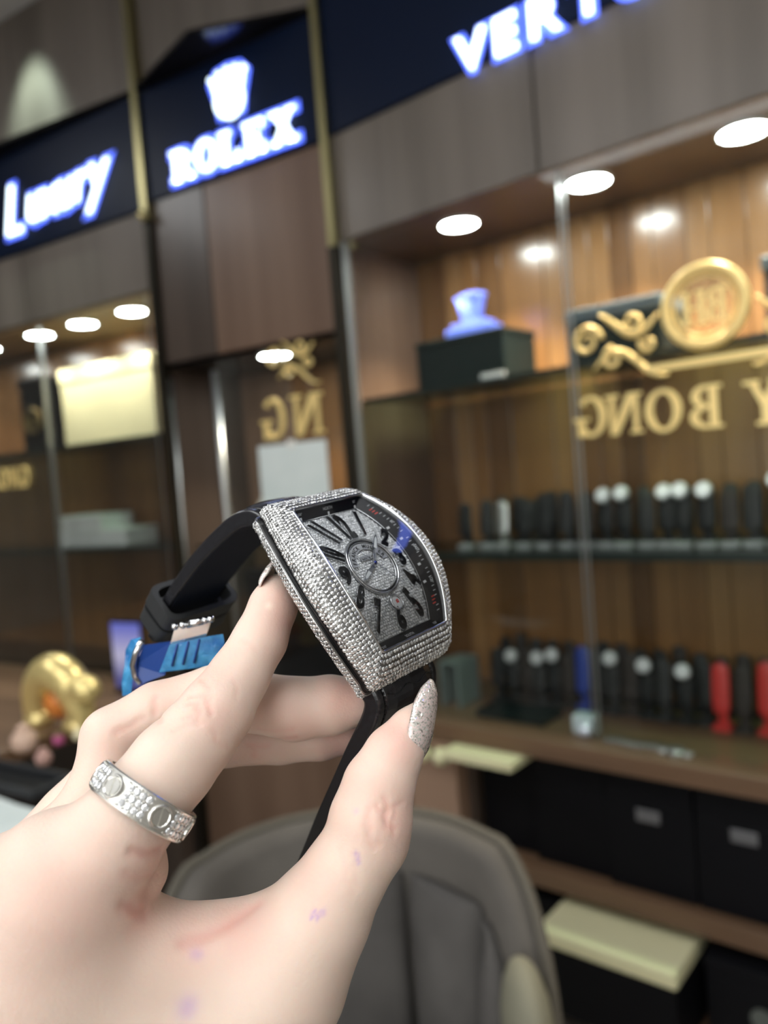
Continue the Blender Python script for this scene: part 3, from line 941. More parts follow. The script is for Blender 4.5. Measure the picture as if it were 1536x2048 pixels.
a, wv = at_table(72, 1648)
t = Thing('paper_notice', 'white sheet of paper lying on the near end of the side table', 'paper', (a, wv, ZT), F2)
t.part('sheet', MB().slab([(a - .22, wv - .09), (a + .035, wv - .07), (a + .045, wv + .035), (a - .22, wv + .045)], ZT + .0005, ZT + .003), M_paper)
t.part('sheet', MB().slab([(a - .21, wv - .06), (a + .03, wv - .085), (a + .035, wv + .02), (a - .21, wv + .05)], ZT + .0032, ZT + .005), M_paper)
a, wv = at_table(266, 1385)
t = Thing('tablet', 'upright tablet with a blue violet screen behind the watch buckle', 'tablet', (a, wv, ZT), F2)
M_screen = mat('screen', (0, 0, 0), .2)
tc = nd(M_screen, 'ShaderNodeTexCoord')
sp = nd(M_screen, 'ShaderNodeSeparateXYZ')
rpn = nd(M_screen, 'ShaderNodeValToRGB')
lk(M_screen, tc.outputs['Generated'], sp.inputs[0])
lk(M_screen, sp.outputs['Z'], rpn.inputs[0])
e = rpn.color_ramp.elements
e[0].position, e[0].color = .12, (.10, .10, .30, 1)
e[1].position, e[1].color = .95, (.16, .18, .62, 1)
k = e.new(.5)
k.color = (.55, .52, .72, 1)
lk(M_screen, rpn.outputs[0], bs(M_screen).inputs['Emission Color'])
bs(M_screen).inputs['Emission Strength'].default_value = .8
t.part('screen', MB().box(a - .062, a + .062, wv - .0085, wv - .0065, ZT + .015, ZT + .215), M_screen)
t.part('tablet_body', MB().box(a - .07, a + .07, wv - .006, wv + .003, ZT + .001, ZT + .223), M_blackbox, .002)
t.part('stand', MB().add([(a - .04, wv + .003, ZT + .14), (a + .04, wv + .003, ZT + .14), (a + .04, wv + .07, ZT + .0005), (a - .04, wv + .07, ZT + .0005), (a - .04, wv + .009, ZT + .14), (a + .04, wv + .009, ZT + .14), (a + .04, wv + .078, ZT + .0005), (a - .04, wv + .078, ZT + .0005)],
     [(0, 1, 2, 3), (7, 6, 5, 4), (0, 4, 5, 1), (1, 5, 6, 2), (2, 6, 7, 3), (3, 7, 4, 0)]), M_blackbox)

# ------------------------------------------------------------------ barrel chair
M_velvet = noise_col(mat('taupe_velvet', (.2, .18, .16), .75, spec=.15), (.072, .065, .058), (.125, .113, .10), 5, 4, (1, 1, 1), .3, .7, .1)
M_velvet2 = noise_col(mat('taupe_velvet_pad', (.2, .18, .17), .8, spec=.15), (.070, .065, .061), (.105, .098, .092), 7)
M_piping = mat('rim_lit_piping', (.105, .094, .076), .75, spec=.15)  # light along the chair rim is put into this paler colour
chx, chy = -.10, 1.02
ch = Thing('tub_chair', 'taupe velvet tub chair with a channelled back, behind the hand', 'chair', (chx, chy, 0))
RX, RY = .262, .24


def rim(phi):                            # height of the rim: level at the back, falling towards the arms
    t = max(0, (abs(phi) - 1.02) / .8)
    return .905 - .012 * min(1, abs(phi) / .9) ** 3 - .26 * t ** 1.5


def shell(rad0, rad1, z0, phis, top=lambda p: rim(p), lift=0):
    """closed wall between two radii"""
    P = []
    for p in phis:
        s, c = math.sin(p), math.cos(p)
        zt = top(p) + lift
        sec = [(rad0, z0), (rad0, zt - .02), (rad0 * .75 + rad1 * .25, zt - .004), (rad0 * .5 + rad1 * .5, zt), (rad0 * .25 + rad1 * .75, zt - .004), (rad1, zt - .02), (rad1, z0)]
        P.append([(chx + (RX + r) * s, chy + (RY + r) * c, z) for r, z in sec])
    return P


phs = np.linspace(-1.95, 1.95, 61)
P = shell(.02, -.035, .26, phs)
mb = MB().grid(P, closed_v=True)
mb.f += [tuple(range(7)), tuple(range(60 * 7 + 6, 60 * 7 - 1, -1))]
ch.part('back_shell', mb, M_velvet, smooth=True)
ch.part('piping', MB().tube([(chx + (RX + .012) * math.sin(p), chy + (RY + .012) * math.cos(p), rim(p) - .002) for p in phs], .009, 8), M_piping, smooth=True, label='piping along the rim, paler for the light on it')
gaps = [-1.85, -1.12, -.40, .42, 1.12, 1.85]
for g0, g1 in zip(gaps[:-1], gaps[1:]):   # padded channels of the back
    P = []
    n = 13
    for i in range(n):
        s = i / (n - 1)
        p = g0 + .035 + (g1 - g0 - .07) * s
        pad = -.04 - .045 * math.sin(PI * (.06 + .88 * s)) ** .6
        zt = rim(p) - .07
        sec = [(-.034, .40), (-.034, zt - .01), (-.034 + pad * .3, zt), (pad * .8, zt - .015), (pad, zt - .05), (pad, .6), (pad, .40)]
        P.append([(chx + (RX + r) * math.sin(p), chy + (RY + r) * math.cos(p), z) for r, z in sec])
    mb = MB().grid(P, closed_v=True)
    mb.f += [tuple(range(7)), tuple(range((n - 1) * 7 + 6, (n - 1) * 7 - 1, -1))]
    ch.part('back_pad', mb, M_velvet2, smooth=True)
seat = []
for i, (r, z) in enumerate(((.05, .40), (.92, .40), (1.0, .42), (1.0, .46), (.94, .49), (.6, .50), (.05, .505))):
    seat.append([(chx + .20 * r * math.cos(q), chy - .03 + .21 * r * math.sin(q), z) for q in np.linspace(0, 2 * PI, 33)[:-1]])
mb = MB().grid(seat, closed_v=True)
ch.part('seat', mb, M_velvet2, smooth=True)
ch.part('seat_frame', MB().slab([(chx + .235 * math.cos(q), chy + .215 * math.sin(q)) for q in np.linspace(0, 2 * PI, 33)[:-1]], .262, .395), M_velvet)
for sx in (-1, 1):
    for sy in (-1, 1):
        ch.part('leg', MB().tube([(chx + sx * .15, chy + sy * .14, .262), (chx + sx * .19, chy + sy * .18, 0)], [.016, .009], 10), M_black_gloss)
ch.part('arm_pad', MB().sphere((chx + RX - .028, chy - .03, .715), .055, 18, .62, 1.5, 1.6), mat('arm_velvet', (.20, .19, .14), .75, spec=.15), smooth=True, label='paler padded arm rest')
# ------------------------------------------------------------------ the hand: one continuous skin grown from blended round cones
def cp(px, py, d):
    """a point d millimetres before the lens, seen at px, py: camera millimetres"""
    return np.array([(px - CX) / FPX * d, (py - CY) / FPX * d, d])


def chain(*k):
    """(px, py, depth mm, radius mm) joints"""
    return [(cp(a, b, d), r) for a, b, d, r in k]


INDEX = chain((553, 1180, 185, 3.9), (547, 1212, 183.5, 5.6), (520, 1280, 180, 6.2), (478, 1352, 175, 6.7), (432, 1424, 169, 7.9), (392, 1476, 165, 8.3), (345, 1530, 161, 8.9), (283, 1606, 156, 9.0), (215, 1690, 153.5, 10.3), (120, 1775, 154, 13.0))
THUMB = chain((836, 1424, 174, 1.9), (820, 1458, 172, 3.9), (787, 1510, 169, 5.7), (757, 1573, 166.5, 7.0), (741, 1640, 165, 8.1), (735, 1676, 165, 8.1), (692, 1744, 164, 8.2), (640, 1830, 164, 10.1), (556, 1962, 165, 13.9), (420, 2110, 167, 18.0), (150, 2300, 172, 22.0))
MIDDLE = chain((712, 1404, 189, 5.6), (660, 1410, 189, 7.0), (590, 1418, 188.5, 7.5), (500, 1402, 189, 7.2), (430, 1392, 189, 7.3), (315, 1424, 186, 7.0), (222, 1474, 181, 6.8), (208, 1560, 178, 7.0), (172, 1650, 174, 8.5), (80, 1740, 172, 10.5), (30, 1785, 172, 12.0))
RINGF = chain((690, 1468, 201, 5.0), (640, 1472, 201, 6.0), (560, 1478, 201, 6.2), (450, 1484, 200, 6.2), (340, 1486, 200, 6.6), (250, 1510, 197, 7.0), (150, 1640, 188, 9.0), (20, 1810, 182, 12.0))
PALM = chain((120, 1775, 154, 14.2), (60, 1980, 158, 17.0), (-60, 2250, 168, 24.0))
PALM2 = chain((30, 1785, 172, 12.0), (0, 1990, 170, 18.0), (-80, 2280, 172, 25.0))
PALM3 = chain((20, 1810, 182, 12.0), (60, 2050, 180, 18.0), (150, 2300, 172, 22.0))
WEB = chain((190, 1880, 158, 11.5), (300, 1925, 161, 10.6), (430, 1928, 164, 10.6), (545, 1900, 165, 10.5))
WEB2 = chain((120, 1960, 160, 14.0), (300, 2050, 163, 15.0), (440, 2030, 165, 15.0))
FILL = chain((150, 1815, 155.5, 11.0), (180, 1925, 158, 11.0), (255, 2040, 161.5, 13.0))
WEB3 = chain((60, 2100, 166, 20.0), (240, 2200, 168, 20.0))
BUMP = chain((276, 1712, 160.5, 5.6), (274, 1742, 160.5, 6.0), (235, 1782, 159, 7.0))
ARM = chain((-60, 2250, 168, 24.0), (-140, 2600, 180, 27.0))
ARM2 = chain((150, 2300, 172, 22.0), (80, 2620, 182, 26.0))
VOX = .62
allp = np.array([p for c in (INDEX, THUMB, MIDDLE, RINGF, PALM, PALM2, PALM3, WEB, WEB2, WEB3, BUMP, ARM, ARM2) for p, r in c])
glo = np.array([-112., 8., 138.])
ghi = np.array([20., 150., 216.])
gn = np.ceil((ghi - glo) / VOX).astype(int)
AX = [np.arange(gn[i], dtype=np.float32) * VOX + glo[i] for i in range(3)]


def new_field():
    return np.full(gn, 60.0, np.float32)


def smin(a, b, k):
    h = np.maximum(k - np.abs(a - b), 0) / k
    return np.minimum(a, b) - h * h * h * k / 6


def cone_into(F, a, ra, b, rb, k):
    """blend one round cone into the field"""
    mg = k + 4
    lo = np.floor((np.minimum(a - ra, b - rb) - mg - glo) / VOX).astype(int)
    hi = np.ceil((np.maximum(a + ra, b + rb) + mg - glo) / VOX).astype(int)
    lo, hi = np.maximum(lo, 0), np.minimum(hi, gn)
    if (hi <= lo).any():
        return
    X, Y, Z = np.meshgrid(AX[0][lo[0]:hi[0]], AX[1][lo[1]:hi[1]], AX[2][lo[2]:hi[2]], indexing='ij', sparse=True)
    d = b - a
    L2 = float(d @ d)
    t = ((X - a[0]) * d[0] + (Y - a[1]) * d[1] + (Z - a[2]) * d[2]) / L2
    # shift the parameter so that the distance is to the tangent cone
    L = math.sqrt(L2)
    px, py, pz = X - a[0] - t * d[0], Y - a[1] - t * d[1], Z - a[2] - t * d[2]
    rad = np.sqrt(px * px + py * py + pz * pz)
    sl = (ra - rb) / L
    t = np.clip(t + rad * (-sl) / math.sqrt(max(1e-6, 1 - sl * sl)) / L * -1 * -1, 0, 1)
    qx, qy, qz = X - a[0] - t * d[0], Y - a[1] - t * d[1], Z - a[2] - t * d[2]
    D = (np.sqrt(qx * qx + qy * qy + qz * qz) - (ra + (rb - ra) * t)).astype(np.float32)
    s = (slice(lo[0], hi[0]), slice(lo[1], hi[1]), slice(lo[2], hi[2]))
    F[s] = smin(F[s], D, k)


def chain_into(F, c, k):
    for (a, ra), (b, rb) in zip(c[:-1], c[1:]):
        cone_into(F, a, ra, b, rb, k)


Fi = new_field()
chain_into(Fi, INDEX, 2.0)
Fb = new_field()
chain_into(Fb, BUMP, 2.0)
Ft = new_field()
chain_into(Ft, THUMB, 2.2)
Fm = new_field()
chain_into(Fm, MIDDLE, 2.0)
Fr = new_field()
chain_into(Fr, RINGF, 2.0)
Fp = new_field()
for c in (PALM, PALM2, PALM3, FILL, WEB2, WEB3, ARM, ARM2):
    chain_into(Fp, c, 12.0)
Fw = new_field()
chain_into(Fw, WEB, 5.0)
F = np.minimum(Fm, Fr)
F = smin(F, Fp, 4.0)
Fa = smin(Fp, Fi, 5.0)
F = smin(F, Fa, 1.2)
F = smin(F, smin(Fp, Fw, 9.0), 2.0)
F = smin(F, smin(Ft, Fw, 8.0), 4.0)
F = smin(F, smin(Ft, Fp, 10.0), 3.0)
F = np.minimum(F, Fi)
F = smin(F, Fb, 2.2)
# a light blur keeps the voxel steps out of the skin
for ax in range(3):
    F = .25 * np.roll(F, 1, ax) + .5 * F + .25 * np.roll(F, -1, ax)
F[0], F[-1], F[:, 0], F[:, -1], F[:, :, 0], F[:, :, -1] = 9, 9, 9, 9, 9, 9


def surface_nets(F):
    ins = F < 0
    nx, ny, nz = F.shape
    cnt = np.zeros((nx - 1, ny - 1, nz - 1), np.uint8)
    for i in (0, 1):
        for j in (0, 1):
            for k in (0, 1):
                cnt += ins[i:nx - 1 + i, j:ny - 1 + j, k:nz - 1 + k]
    act = (cnt > 0) & (cnt < 8)
    idx = np.full(act.shape, -1, np.int64)
    cells = np.argwhere(act)
    idx[act] = np.arange(len(cells))
    pos = np.zeros((len(cells), 3))
    num = np.zeros(len(cells))
    cor = [(i, j, k) for i in (0, 1) for j in (0, 1) for k in (0, 1)]
    for a in cor:
        for ax in range(3):
            if a[ax] == 0:
                b = list(a)
                b[ax] = 1
                ca, cb = cells + np.array(a), cells + np.array(b)
                fa, fb = F[tuple(ca.T)], F[tuple(cb.T)]
                m = (fa < 0) != (fb < 0)
                t = np.where(m, fa / np.where(m, fa - fb, 1), 0)
                p = np.array(a, float) + t[:, None] * (np.array(b) - np.array(a))
                pos[m] += p[m]
                num[m] += 1
    pos = (pos / num[:, None] + cells) * VOX + glo
    quads = []
    for ax in range(3):
        o1, o2 = [(1, 2), (2, 0), (0, 1)][ax]
        sl0 = [slice(None)] * 3
        sl1 = [slice(None)] * 3
        sl0[ax], sl1[ax] = slice(0, -1), slice(1, None)
        ch = ins[tuple(sl0)] != ins[tuple(sl1)]
        e = np.argwhere(ch)
        e = e[(e[:, o1] > 0) & (e[:, o2] > 0) & (e[:, o1] < F.shape[o1] - 1) & (e[:, o2] < F.shape[o2] - 1)]
        first_in = ins[tuple(e.T)]
        u1, u2 = np.eye(3, dtype=int)[o1], np.eye(3, dtype=int)[o2]
        q = np.stack([idx[tuple((e - u1 - u2).T)], idx[tuple((e - u2).T)], idx[tuple(e.T)], idx[tuple((e - u1).T)]], 1)
        q[~first_in] = q[~first_in][:, ::-1]
        quads.append(q)
    return pos, np.concatenate(quads)


HV, HQ = surface_nets(F)
# smooth the lattice a little, then measure normals
E2 = np.concatenate([HQ[:, [0, 1]], HQ[:, [1, 2]], HQ[:, [2, 3]], HQ[:, [3, 0]]])
deg = np.bincount(E2.ravel(), minlength=len(HV)).astype(float)


def laplace(V, n):
    for _ in range(n):
        acc = np.stack([np.bincount(E2[:, 0], V[E2[:, 1], i], len(V)) + np.bincount(E2[:, 1], V[E2[:, 0], i], len(V)) for i in range(V.shape[1])], 1)
        V = .5 * V + .5 * acc / deg[:, None]
    return V


HV = laplace(HV, 3)
nrm = np.cross(HV[HQ[:, 2]] - HV[HQ[:, 0]], HV[HQ[:, 3]] - HV[HQ[:, 1]])
HN = np.stack([np.bincount(HQ.ravel(), np.repeat(nrm[:, i], 4), len(HV)) for i in range(3)], 1)
HN /= np.linalg.norm(HN, axis=1)[:, None] + 1e-9
proj = np.stack([CX + FPX * HV[:, 0] / HV[:, 2], CY + FPX * HV[:, 1] / HV[:, 2]], 1)
facing = (HN * HV).sum(1) < 0


def on_skin(px, py):
    """nearest point of the skin seen at px, py"""
    d = np.hypot(proj[:, 0] - px, proj[:, 1] - py)
    c = np.where((d < 9) & facing)[0]
    if len(c) == 0:
        c = [int(np.argmin(d))]
    return HV[c[int(np.argmin(HV[c, 2]))]]


def line_dist(pts, n=10):
    P = []
    for (a, b), (c, d) in zip(pts[:-1], pts[1:]):
        for t in np.linspace(0, 1, n, endpoint=False):
            P.append(on_skin(a + (c - a) * t, b + (d - b) * t))
    P.append(on_skin(*pts[-1]))
    P = np.array(P)
    P = .25 * np.roll(P, 1, 0) + .5 * P + .25 * np.roll(P, -1, 0) if len(P) > 4 else P
    P = P[1:-1] if len(P) > 4 else P
    lo, hi = P.min(0) - 4, P.max(0) + 4
    near = np.where(((HV > lo) & (HV < hi)).all(1))[0]
    D = np.full(len(HV), 99.0)
    if len(near):
        dd = np.full(len(near), 99.0)
        for i in range(len(P) - 1):
            a, b = P[i], P[i + 1]
            ab = b - a
            t = np.clip(((HV[near] - a) @ ab) / (ab @ ab + 1e-9), 0, 1)
            dd = np.minimum(dd, np.linalg.norm(HV[near] - a - t[:, None] * ab, axis=1))
        D[near] = dd
    return D


CREASES = [   # (points, depth mm, half width mm)
    # index knuckle
    ([(395, 1350), (418, 1368), (425, 1395)], .10, .55), ([(378, 1385), (402, 1383), (420, 1400), (428, 1425)], .13, .6), ([(372, 1400), (392, 1400), (402, 1415), (400, 1435)], .12, .6),
    ([(345, 1455), (380, 1440), (415, 1440)], .08, .6), ([(360, 1430), (385, 1425), (405, 1445)], .08, .5), ([(470, 1352), (480, 1375), (478, 1395)], .06, .5), ([(465, 1500), (440, 1480), (432, 1455)], .07, .6), ([(478, 1272), (500, 1280), (520, 1296)], .08, .6),
    # thumb knuckle
    ([(770, 1585), (778, 1605), (782, 1625), (776, 1650)], .12, .6), ([(755, 1600), (770, 1625), (788, 1650), (800, 1655)], .12, .6), ([(815, 1600), (792, 1612), (772, 1620)], .08, .5), ([(735, 1610), (732, 1640), (745, 1680), (755, 1705)], .10, .6),
    ([(800, 1615), (790, 1640), (796, 1675)], .08, .5), ([(722, 1640), (735, 1665), (770, 1695)], .07, .6), ([(700, 1700), (712, 1735), (722, 1770)], .05, .6), ([(670, 1690), (690, 1740), (715, 1790)], .05, .7),
    # web and palm folds
    ([(512, 1800), (470, 1832), (420, 1862), (368, 1884)], .42, 1.5), ([(250, 1812), (272, 1822), (300, 1826)], .45, 1.2), ([(268, 1700), (300, 1712), (330, 1706)], .25, 1.0), ([(252, 1752), (290, 1762), (325, 1750)], .10, .9),
    # backs of the other fingers
    ([(314, 1385), (312, 1412), (318, 1440)], .16, .8), ([(236, 1462), (262, 1448), (292, 1428)], .12, .8), ([(490, 1480), (520, 1486), (600, 1484)], .12, .7), ([(510, 1490), (515, 1505), (512, 1520)], .08, .6), ([(505, 1462), (540, 1470), (590, 1466)], .07, .6),
    ([(478, 1360), (470, 1400), (480, 1440)], .0, .6),
]
DISP = np.zeros(len(HV))
CREASE = np.zeros(len(HV))
for pts, dep, hw in CREASES:
    D = line_dist(pts)
    g = np.exp(-(D / hw) ** 2)
    DISP -= dep * g * (1.9 if dep < .3 else 1)
    CREASE = np.maximum(CREASE, np.minimum(1, dep * 7) * g)
HV2 = HV + HN * DISP[:, None]


def blot(px, py, r, depth=None):
    c = on_skin(px, py)
    return np.exp(-(np.linalg.norm(HV - c, axis=1) / r) ** 2)


FLUSH = np.zeros(len(HV))
for px, py, r, s in ((590, 1230, 9, .75), (570, 1300, 7, .35), (700, 1385, 7, .8), (690, 1490, 7, .8), (600, 1470, 9, .45), (790, 1470, 7, .75), (720, 1560, 8, .5), (430, 1420, 6, .45), (800, 1640, 8, .55), (700, 1620, 8, .35), (470, 1850, 8, .6), (400, 1870, 7, .5),
                     (290, 1815, 6, .65), (315, 1715, 7, .5), (110, 1800, 16, .42), (250, 1780, 9, .3), (400, 1340, 9, .5), (330, 1380, 7, .35), (230, 1490, 8, .35), (560, 1440, 9, .4), (510, 1510, 8, .35), (620, 1760, 7, .35), (30, 1900, 14, .3)):
    FLUSH = np.maximum(FLUSH, s * blot(px, py, r))
FLUSH = np.minimum(1, .62 * FLUSH + .30 * CREASE)
INK = np.zeros(len(HV))
for pts, hw, s in (([(705, 1698), (710, 1712), (713, 1724)], .45, .6), ([(618, 1834), (623, 1822), (628, 1815)], .4, .7), ([(628, 1836), (634, 1824), (638, 1815)], .4, .6), ([(640, 1826), (648, 1818), (652, 1814)], .5, .45), ([(616, 1828), (636, 1822), (650, 1822)], .5, .4), ([(394, 1900), (400, 1904)], 1.1, .4), ([(372, 2012), (380, 2004)], 2.0, .5), ([(706, 1615), (710, 1618)], .5, .3)):
    INK = np.maximum(INK, .75 * s * np.exp(-(line_dist(pts, 4) / hw) ** 2))
SCAR = blot(541, 1205, .9)

me = bpy.data.meshes.new('hand')
me.from_pydata([tuple(p) for p in mm2w(HV2)], [], [tuple(int(i) for i in q) for q in HQ])
me.polygons.foreach_set('use_smooth', [True] * len(me.polygons))
for nm, arr in (('flush', FLUSH), ('ink', INK), ('scar', SCAR)):
    at = me.attributes.new(nm, 'FLOAT', 'POINT')
    at.data.foreach_set('value', arr.astype(np.float32))

M_skin = mat('skin', (.78, .53, .42), .47, spec=.4)
b = bs(M_skin)
b.inputs['Subsurface Weight'].default_value = .35
b.inputs['Subsurface Radius'].default_value = (1, .42, .24)
b.inputs['Subsurface Scale'].default_value = .0028


def attr(m, nm):
    a = nd(m, 'ShaderNodeAttribute')
    a.attribute_name = nm
    return a.outputs['Fac']


def mixc(m, fac, a, c2):
    x = nd(m, 'ShaderNodeMix', data_type='RGBA')
    if isinstance(fac, float):
        x.inputs[0].default_value = fac
    else:
        lk(m, fac, x.inputs[0])
    if isinstance(a, tuple):
        x.inputs[6].default_value = (*a, 1)
    else:
        lk(m, a, x.inputs[6])
    if isinstance(c2, tuple):
        x.inputs[7].default_value = (*c2, 1)
    else:
        lk(m, c2, x.inputs[7])
    return x.outputs[2]


tcn = nd(M_skin, 'ShaderNodeTexCoord')
n1 = nd(M_skin, 'ShaderNodeTexNoise')
n1.inputs['Scale'].default_value = 70
n1.inputs['Detail'].default_value = 4
lk(M_skin, tcn.outputs['Object'], n1.inputs['Vector'])
n2 = nd(M_skin, 'ShaderNodeTexNoise')
n2.inputs['Scale'].default_value = 1500
n2.inputs['Detail'].default_value = 3
lk(M_skin, tcn.outputs['Object'], n2.inputs['Vector'])
vo = nd(M_skin, 'ShaderNodeTexVoronoi', feature='DISTANCE_TO_EDGE')
vo.inputs['Scale'].default_value = 800
lk(M_skin, tcn.outputs['Object'], vo.inputs['Vector'])
base = mixc(M_skin, n1.outputs['Fac'], (.69, .515, .425), (.73, .595, .50))
base = mixc(M_skin, attr(M_skin, 'flush'), base, (.66, .31, .26))
base = mixc(M_skin, attr(M_skin, 'ink'), base, (.36, .20, .55))
base = mixc(M_skin, attr(M_skin, 'scar'), base, (.76, .62, .52))
lk(M_skin, base, b.inputs['Base Color'])
ad = nd(M_skin, 'ShaderNodeMath', operation='ADD')
lk(M_skin, n2.outputs['Fac'], ad.inputs[0])
mn = nd(M_skin, 'ShaderNodeMath', operation='MINIMUM')
mn.inputs[1].default_value = .25
lk(M_skin, vo.outputs['Distance'], mn.inputs[0])
lk(M_skin, mn.outputs[0], ad.inputs[1])
mpn = nd(M_skin, 'ShaderNodeMapping')
mpn.inputs['Rotation'].default_value = (.3, .9, .5)
mpn.inputs['Scale'].default_value = (1, .16, 1)
n3 = nd(M_skin, 'ShaderNodeTexNoise')
n3.inputs['Scale'].default_value = 1100
n3.inputs['Detail'].default_value = 2
lk(M_skin, tcn.outputs['Object'], mpn.inputs[0])
lk(M_skin, mpn.outputs[0], n3.inputs['Vector'])
ad2 = nd(M_skin, 'ShaderNodeMath', operation='ADD')
lk(M_skin, ad.outputs[0], ad2.inputs[0])
lk(M_skin, n3.outputs['Fac'], ad2.inputs[1])
bp = nd(M_skin, 'ShaderNodeBump')
bp.inputs['Strength'].default_value = .28
bp.inputs['Distance'].default_value = .00018
lk(M_skin, ad2.outputs[0], bp.inputs['Height'])
lk(M_skin, bp.outputs[0], b.inputs['Normal'])
hand = link('hand', me, M_skin)
tag(hand, 'pale left hand with glitter nails holding the diamond watch by its side and strap', 'hand')

# nails
M_nail = mat('glitter_gel', (.74, .66, .62), .12, spec=.8, coat=.8)
tcn = nd(M_nail, 'ShaderNodeTexCoord')
vg = nd(M_nail, 'ShaderNodeTexVoronoi')
vg.inputs['Scale'].default_value = 3000
lk(M_nail, tcn.outputs['Object'], vg.inputs['Vector'])
sx = nd(M_nail, 'ShaderNodeSeparateColor')
lk(M_nail, vg.outputs['Color'], sx.inputs[0])
gt = nd(M_nail, 'ShaderNodeMath', operation='GREATER_THAN')
gt.inputs[1].default_value = .55
lk(M_nail, sx.outputs[0], gt.inputs[0])
nc = mixc(M_nail, gt.outputs[0], (.66, .54, .51), (.86, .84, .76))
lk(M_nail, nc, bs(M_nail).inputs['Base Color'])
gm = nd(M_nail, 'ShaderNodeMath', operation='MULTIPLY')
gm.inputs[1].default_value = .45
lk(M_nail, gt.outputs[0], gm.inputs[0])
lk(M_nail, gm.outputs[0], bs(M_nail).inputs['Metallic'])
nb = nd(M_nail, 'ShaderNodeVectorMath', operation='SUBTRACT')
nb.inputs[1].default_value = (.5, .5, .5)
lk(M_nail, vg.outputs['Color'], nb.inputs[0])
sc_ = nd(M_nail, 'ShaderNodeVectorMath', operation='SCALE')
lk(M_nail, nb.outputs[0], sc_.inputs[0])
lk(M_nail, gt.outputs[0], sc_.inputs['Scale'])
geo = nd(M_nail, 'ShaderNodeNewGeometry')
av = nd(M_nail, 'ShaderNodeVectorMath', operation='ADD')
lk(M_nail, geo.outputs['Normal'], av.inputs[0])
lk(M_nail, sc_.outputs[0], av.inputs[1])
nv = nd(M_nail, 'ShaderNodeVectorMath', operation='NORMALIZE')
lk(M_nail, av.outputs[0], nv.inputs[0])
lk(M_nail, nv.outputs[0], bs(M_nail).inputs['Normal'])


def nail(keys, out, thick, name, label):
    """keys: (centre point mm, half width, arch height); out: outward direction; a curved closed plate"""
    out = np.array(out, float)
    out /= np.linalg.norm(out)
    C = np.array([k[0] for k in keys])
    top, bot = [], []
    tt = np.linspace(0, len(keys) - 1, 25)
    ks = np.arange(len(keys))
    Ci = np.stack([np.interp(tt, ks, C[:, i]) for i in range(3)], 1)
    for _ in range(3):
        Ci[1:-1] = .25 * Ci[:-2] + .5 * Ci[1:-1] + .25 * Ci[2:]
    W = np.interp(tt, ks, [k[1] for k in keys])
    A = np.interp(tt, ks, [k[2] for k in keys])
    W[1:-1] = .25 * W[:-2] + .5 * W[1:-1] + .25 * W[2:]
    for i in range(25):
        t = Ci[min(i + 1, 24)] - Ci[max(i - 1, 0)]
        t /= np.linalg.norm(t)
        o = out - t * (out @ t)
        o /= np.linalg.norm(o)
        s = np.cross(t, o)
        th = thick * min(1, .25 + i * .12, .25 + (24 - i) * .2)
        top.append([Ci[i] + s * W[i] * math.sin(q) + o * (A[i] * (math.cos(q) - 1) + th * .5 * math.cos(q * .75)) for q in np.linspace(-1.45, 1.45, 15)])
        bot.append([Ci[i] + s * W[i] * math.sin(q) * .97 + o * (A[i] * (math.cos(q) - 1) - th * .5 * math.cos(q * .75)) for q in np.linspace(1.45, -1.45, 15)])
    P = np.concatenate([np.array(top), np.array(bot)], 1)
    P = mm2w(P.reshape(-1, 3)).reshape(25, 30, 3)
    mb = MB().grid(P, closed_v=True)
    mb.f += [tuple(range(30)), tuple(range(24 * 30 + 29, 24 * 30 - 1, -1))]
    o = link(name, mb.mesh(name, True), M_nail, hand)
    tag(o, label)
    return o


nail([(cp(834, 1534, 169.0), 1.9, .7), (cp(846, 1508, 169), 5.0, 2.6), (cp(858, 1468, 170), 5.9, 3.2), (cp(865, 1424, 172), 5.5, 3.0), (cp(869, 1388, 174.5), 3.9, 2.0), (cp(867, 1363, 177), 1.3, .7)], (.83, -.1, -.26), 1.3, 'thumb_nail', 'long glitter thumb nail')
nail([(cp(521, 1178, 184), 3.0, 1.0), (cp(523, 1162, 184.5), 4.6, 2.0), (cp(531, 1148, 186), 4.4, 1.9), (cp(541, 1134, 188), 3.0, 1.2), (cp(548, 1126, 189), 1.2, .5)], (-.8, -.45, .25), 1.0, 'index_nail', 'glitter nail half hidden by the watch')

# ------------------------------------------------------------------ a brilliant: table, crown facets and girdle
def gem_arrays(n=8):
    vs = [(.52 * math.cos(2 * PI * (i + .5) / n), .52 * math.sin(2 * PI * (i + .5) / n), .34) for i in range(n)]
    vs += [(.80 * math.cos(2 * PI * i / n), .80 * math.sin(2 * PI * i / n), .20) for i in range(n)]
    vs += [(1.0 * math.cos(2 * PI * (i + .5) / n), 1.0 * math.sin(2 * PI * (i + .5) / n), .0) for i in range(n)]
    vs += [(0, 0, -.35)]
    fs = [tuple(range(n))]
    for i in range(n):
        j = (i + 1) % n
        fs += [(i, n + j, j), (i, n + i, n + j) if False else (i, n + i, n + j), (n + i, 2 * n + i, n + j), (2 * n + i, 2 * n + j, n + j), (2 * n + i, 3 * n, 2 * n + j)]
    fs = [f for f in fs if True]
    return np.array(vs), fs


GV, GF = gem_arrays(8)
GT = []
for f in GF:
    GT += [(f[0], f[i], f[i + 1]) for i in range(1, len(f) - 1)]
# drop doubled triangles left by the fan
GT = [t for i, t in enumerate(GT) if tuple(sorted(t)) not in [tuple(sorted(q)) for q in GT[:i]]]


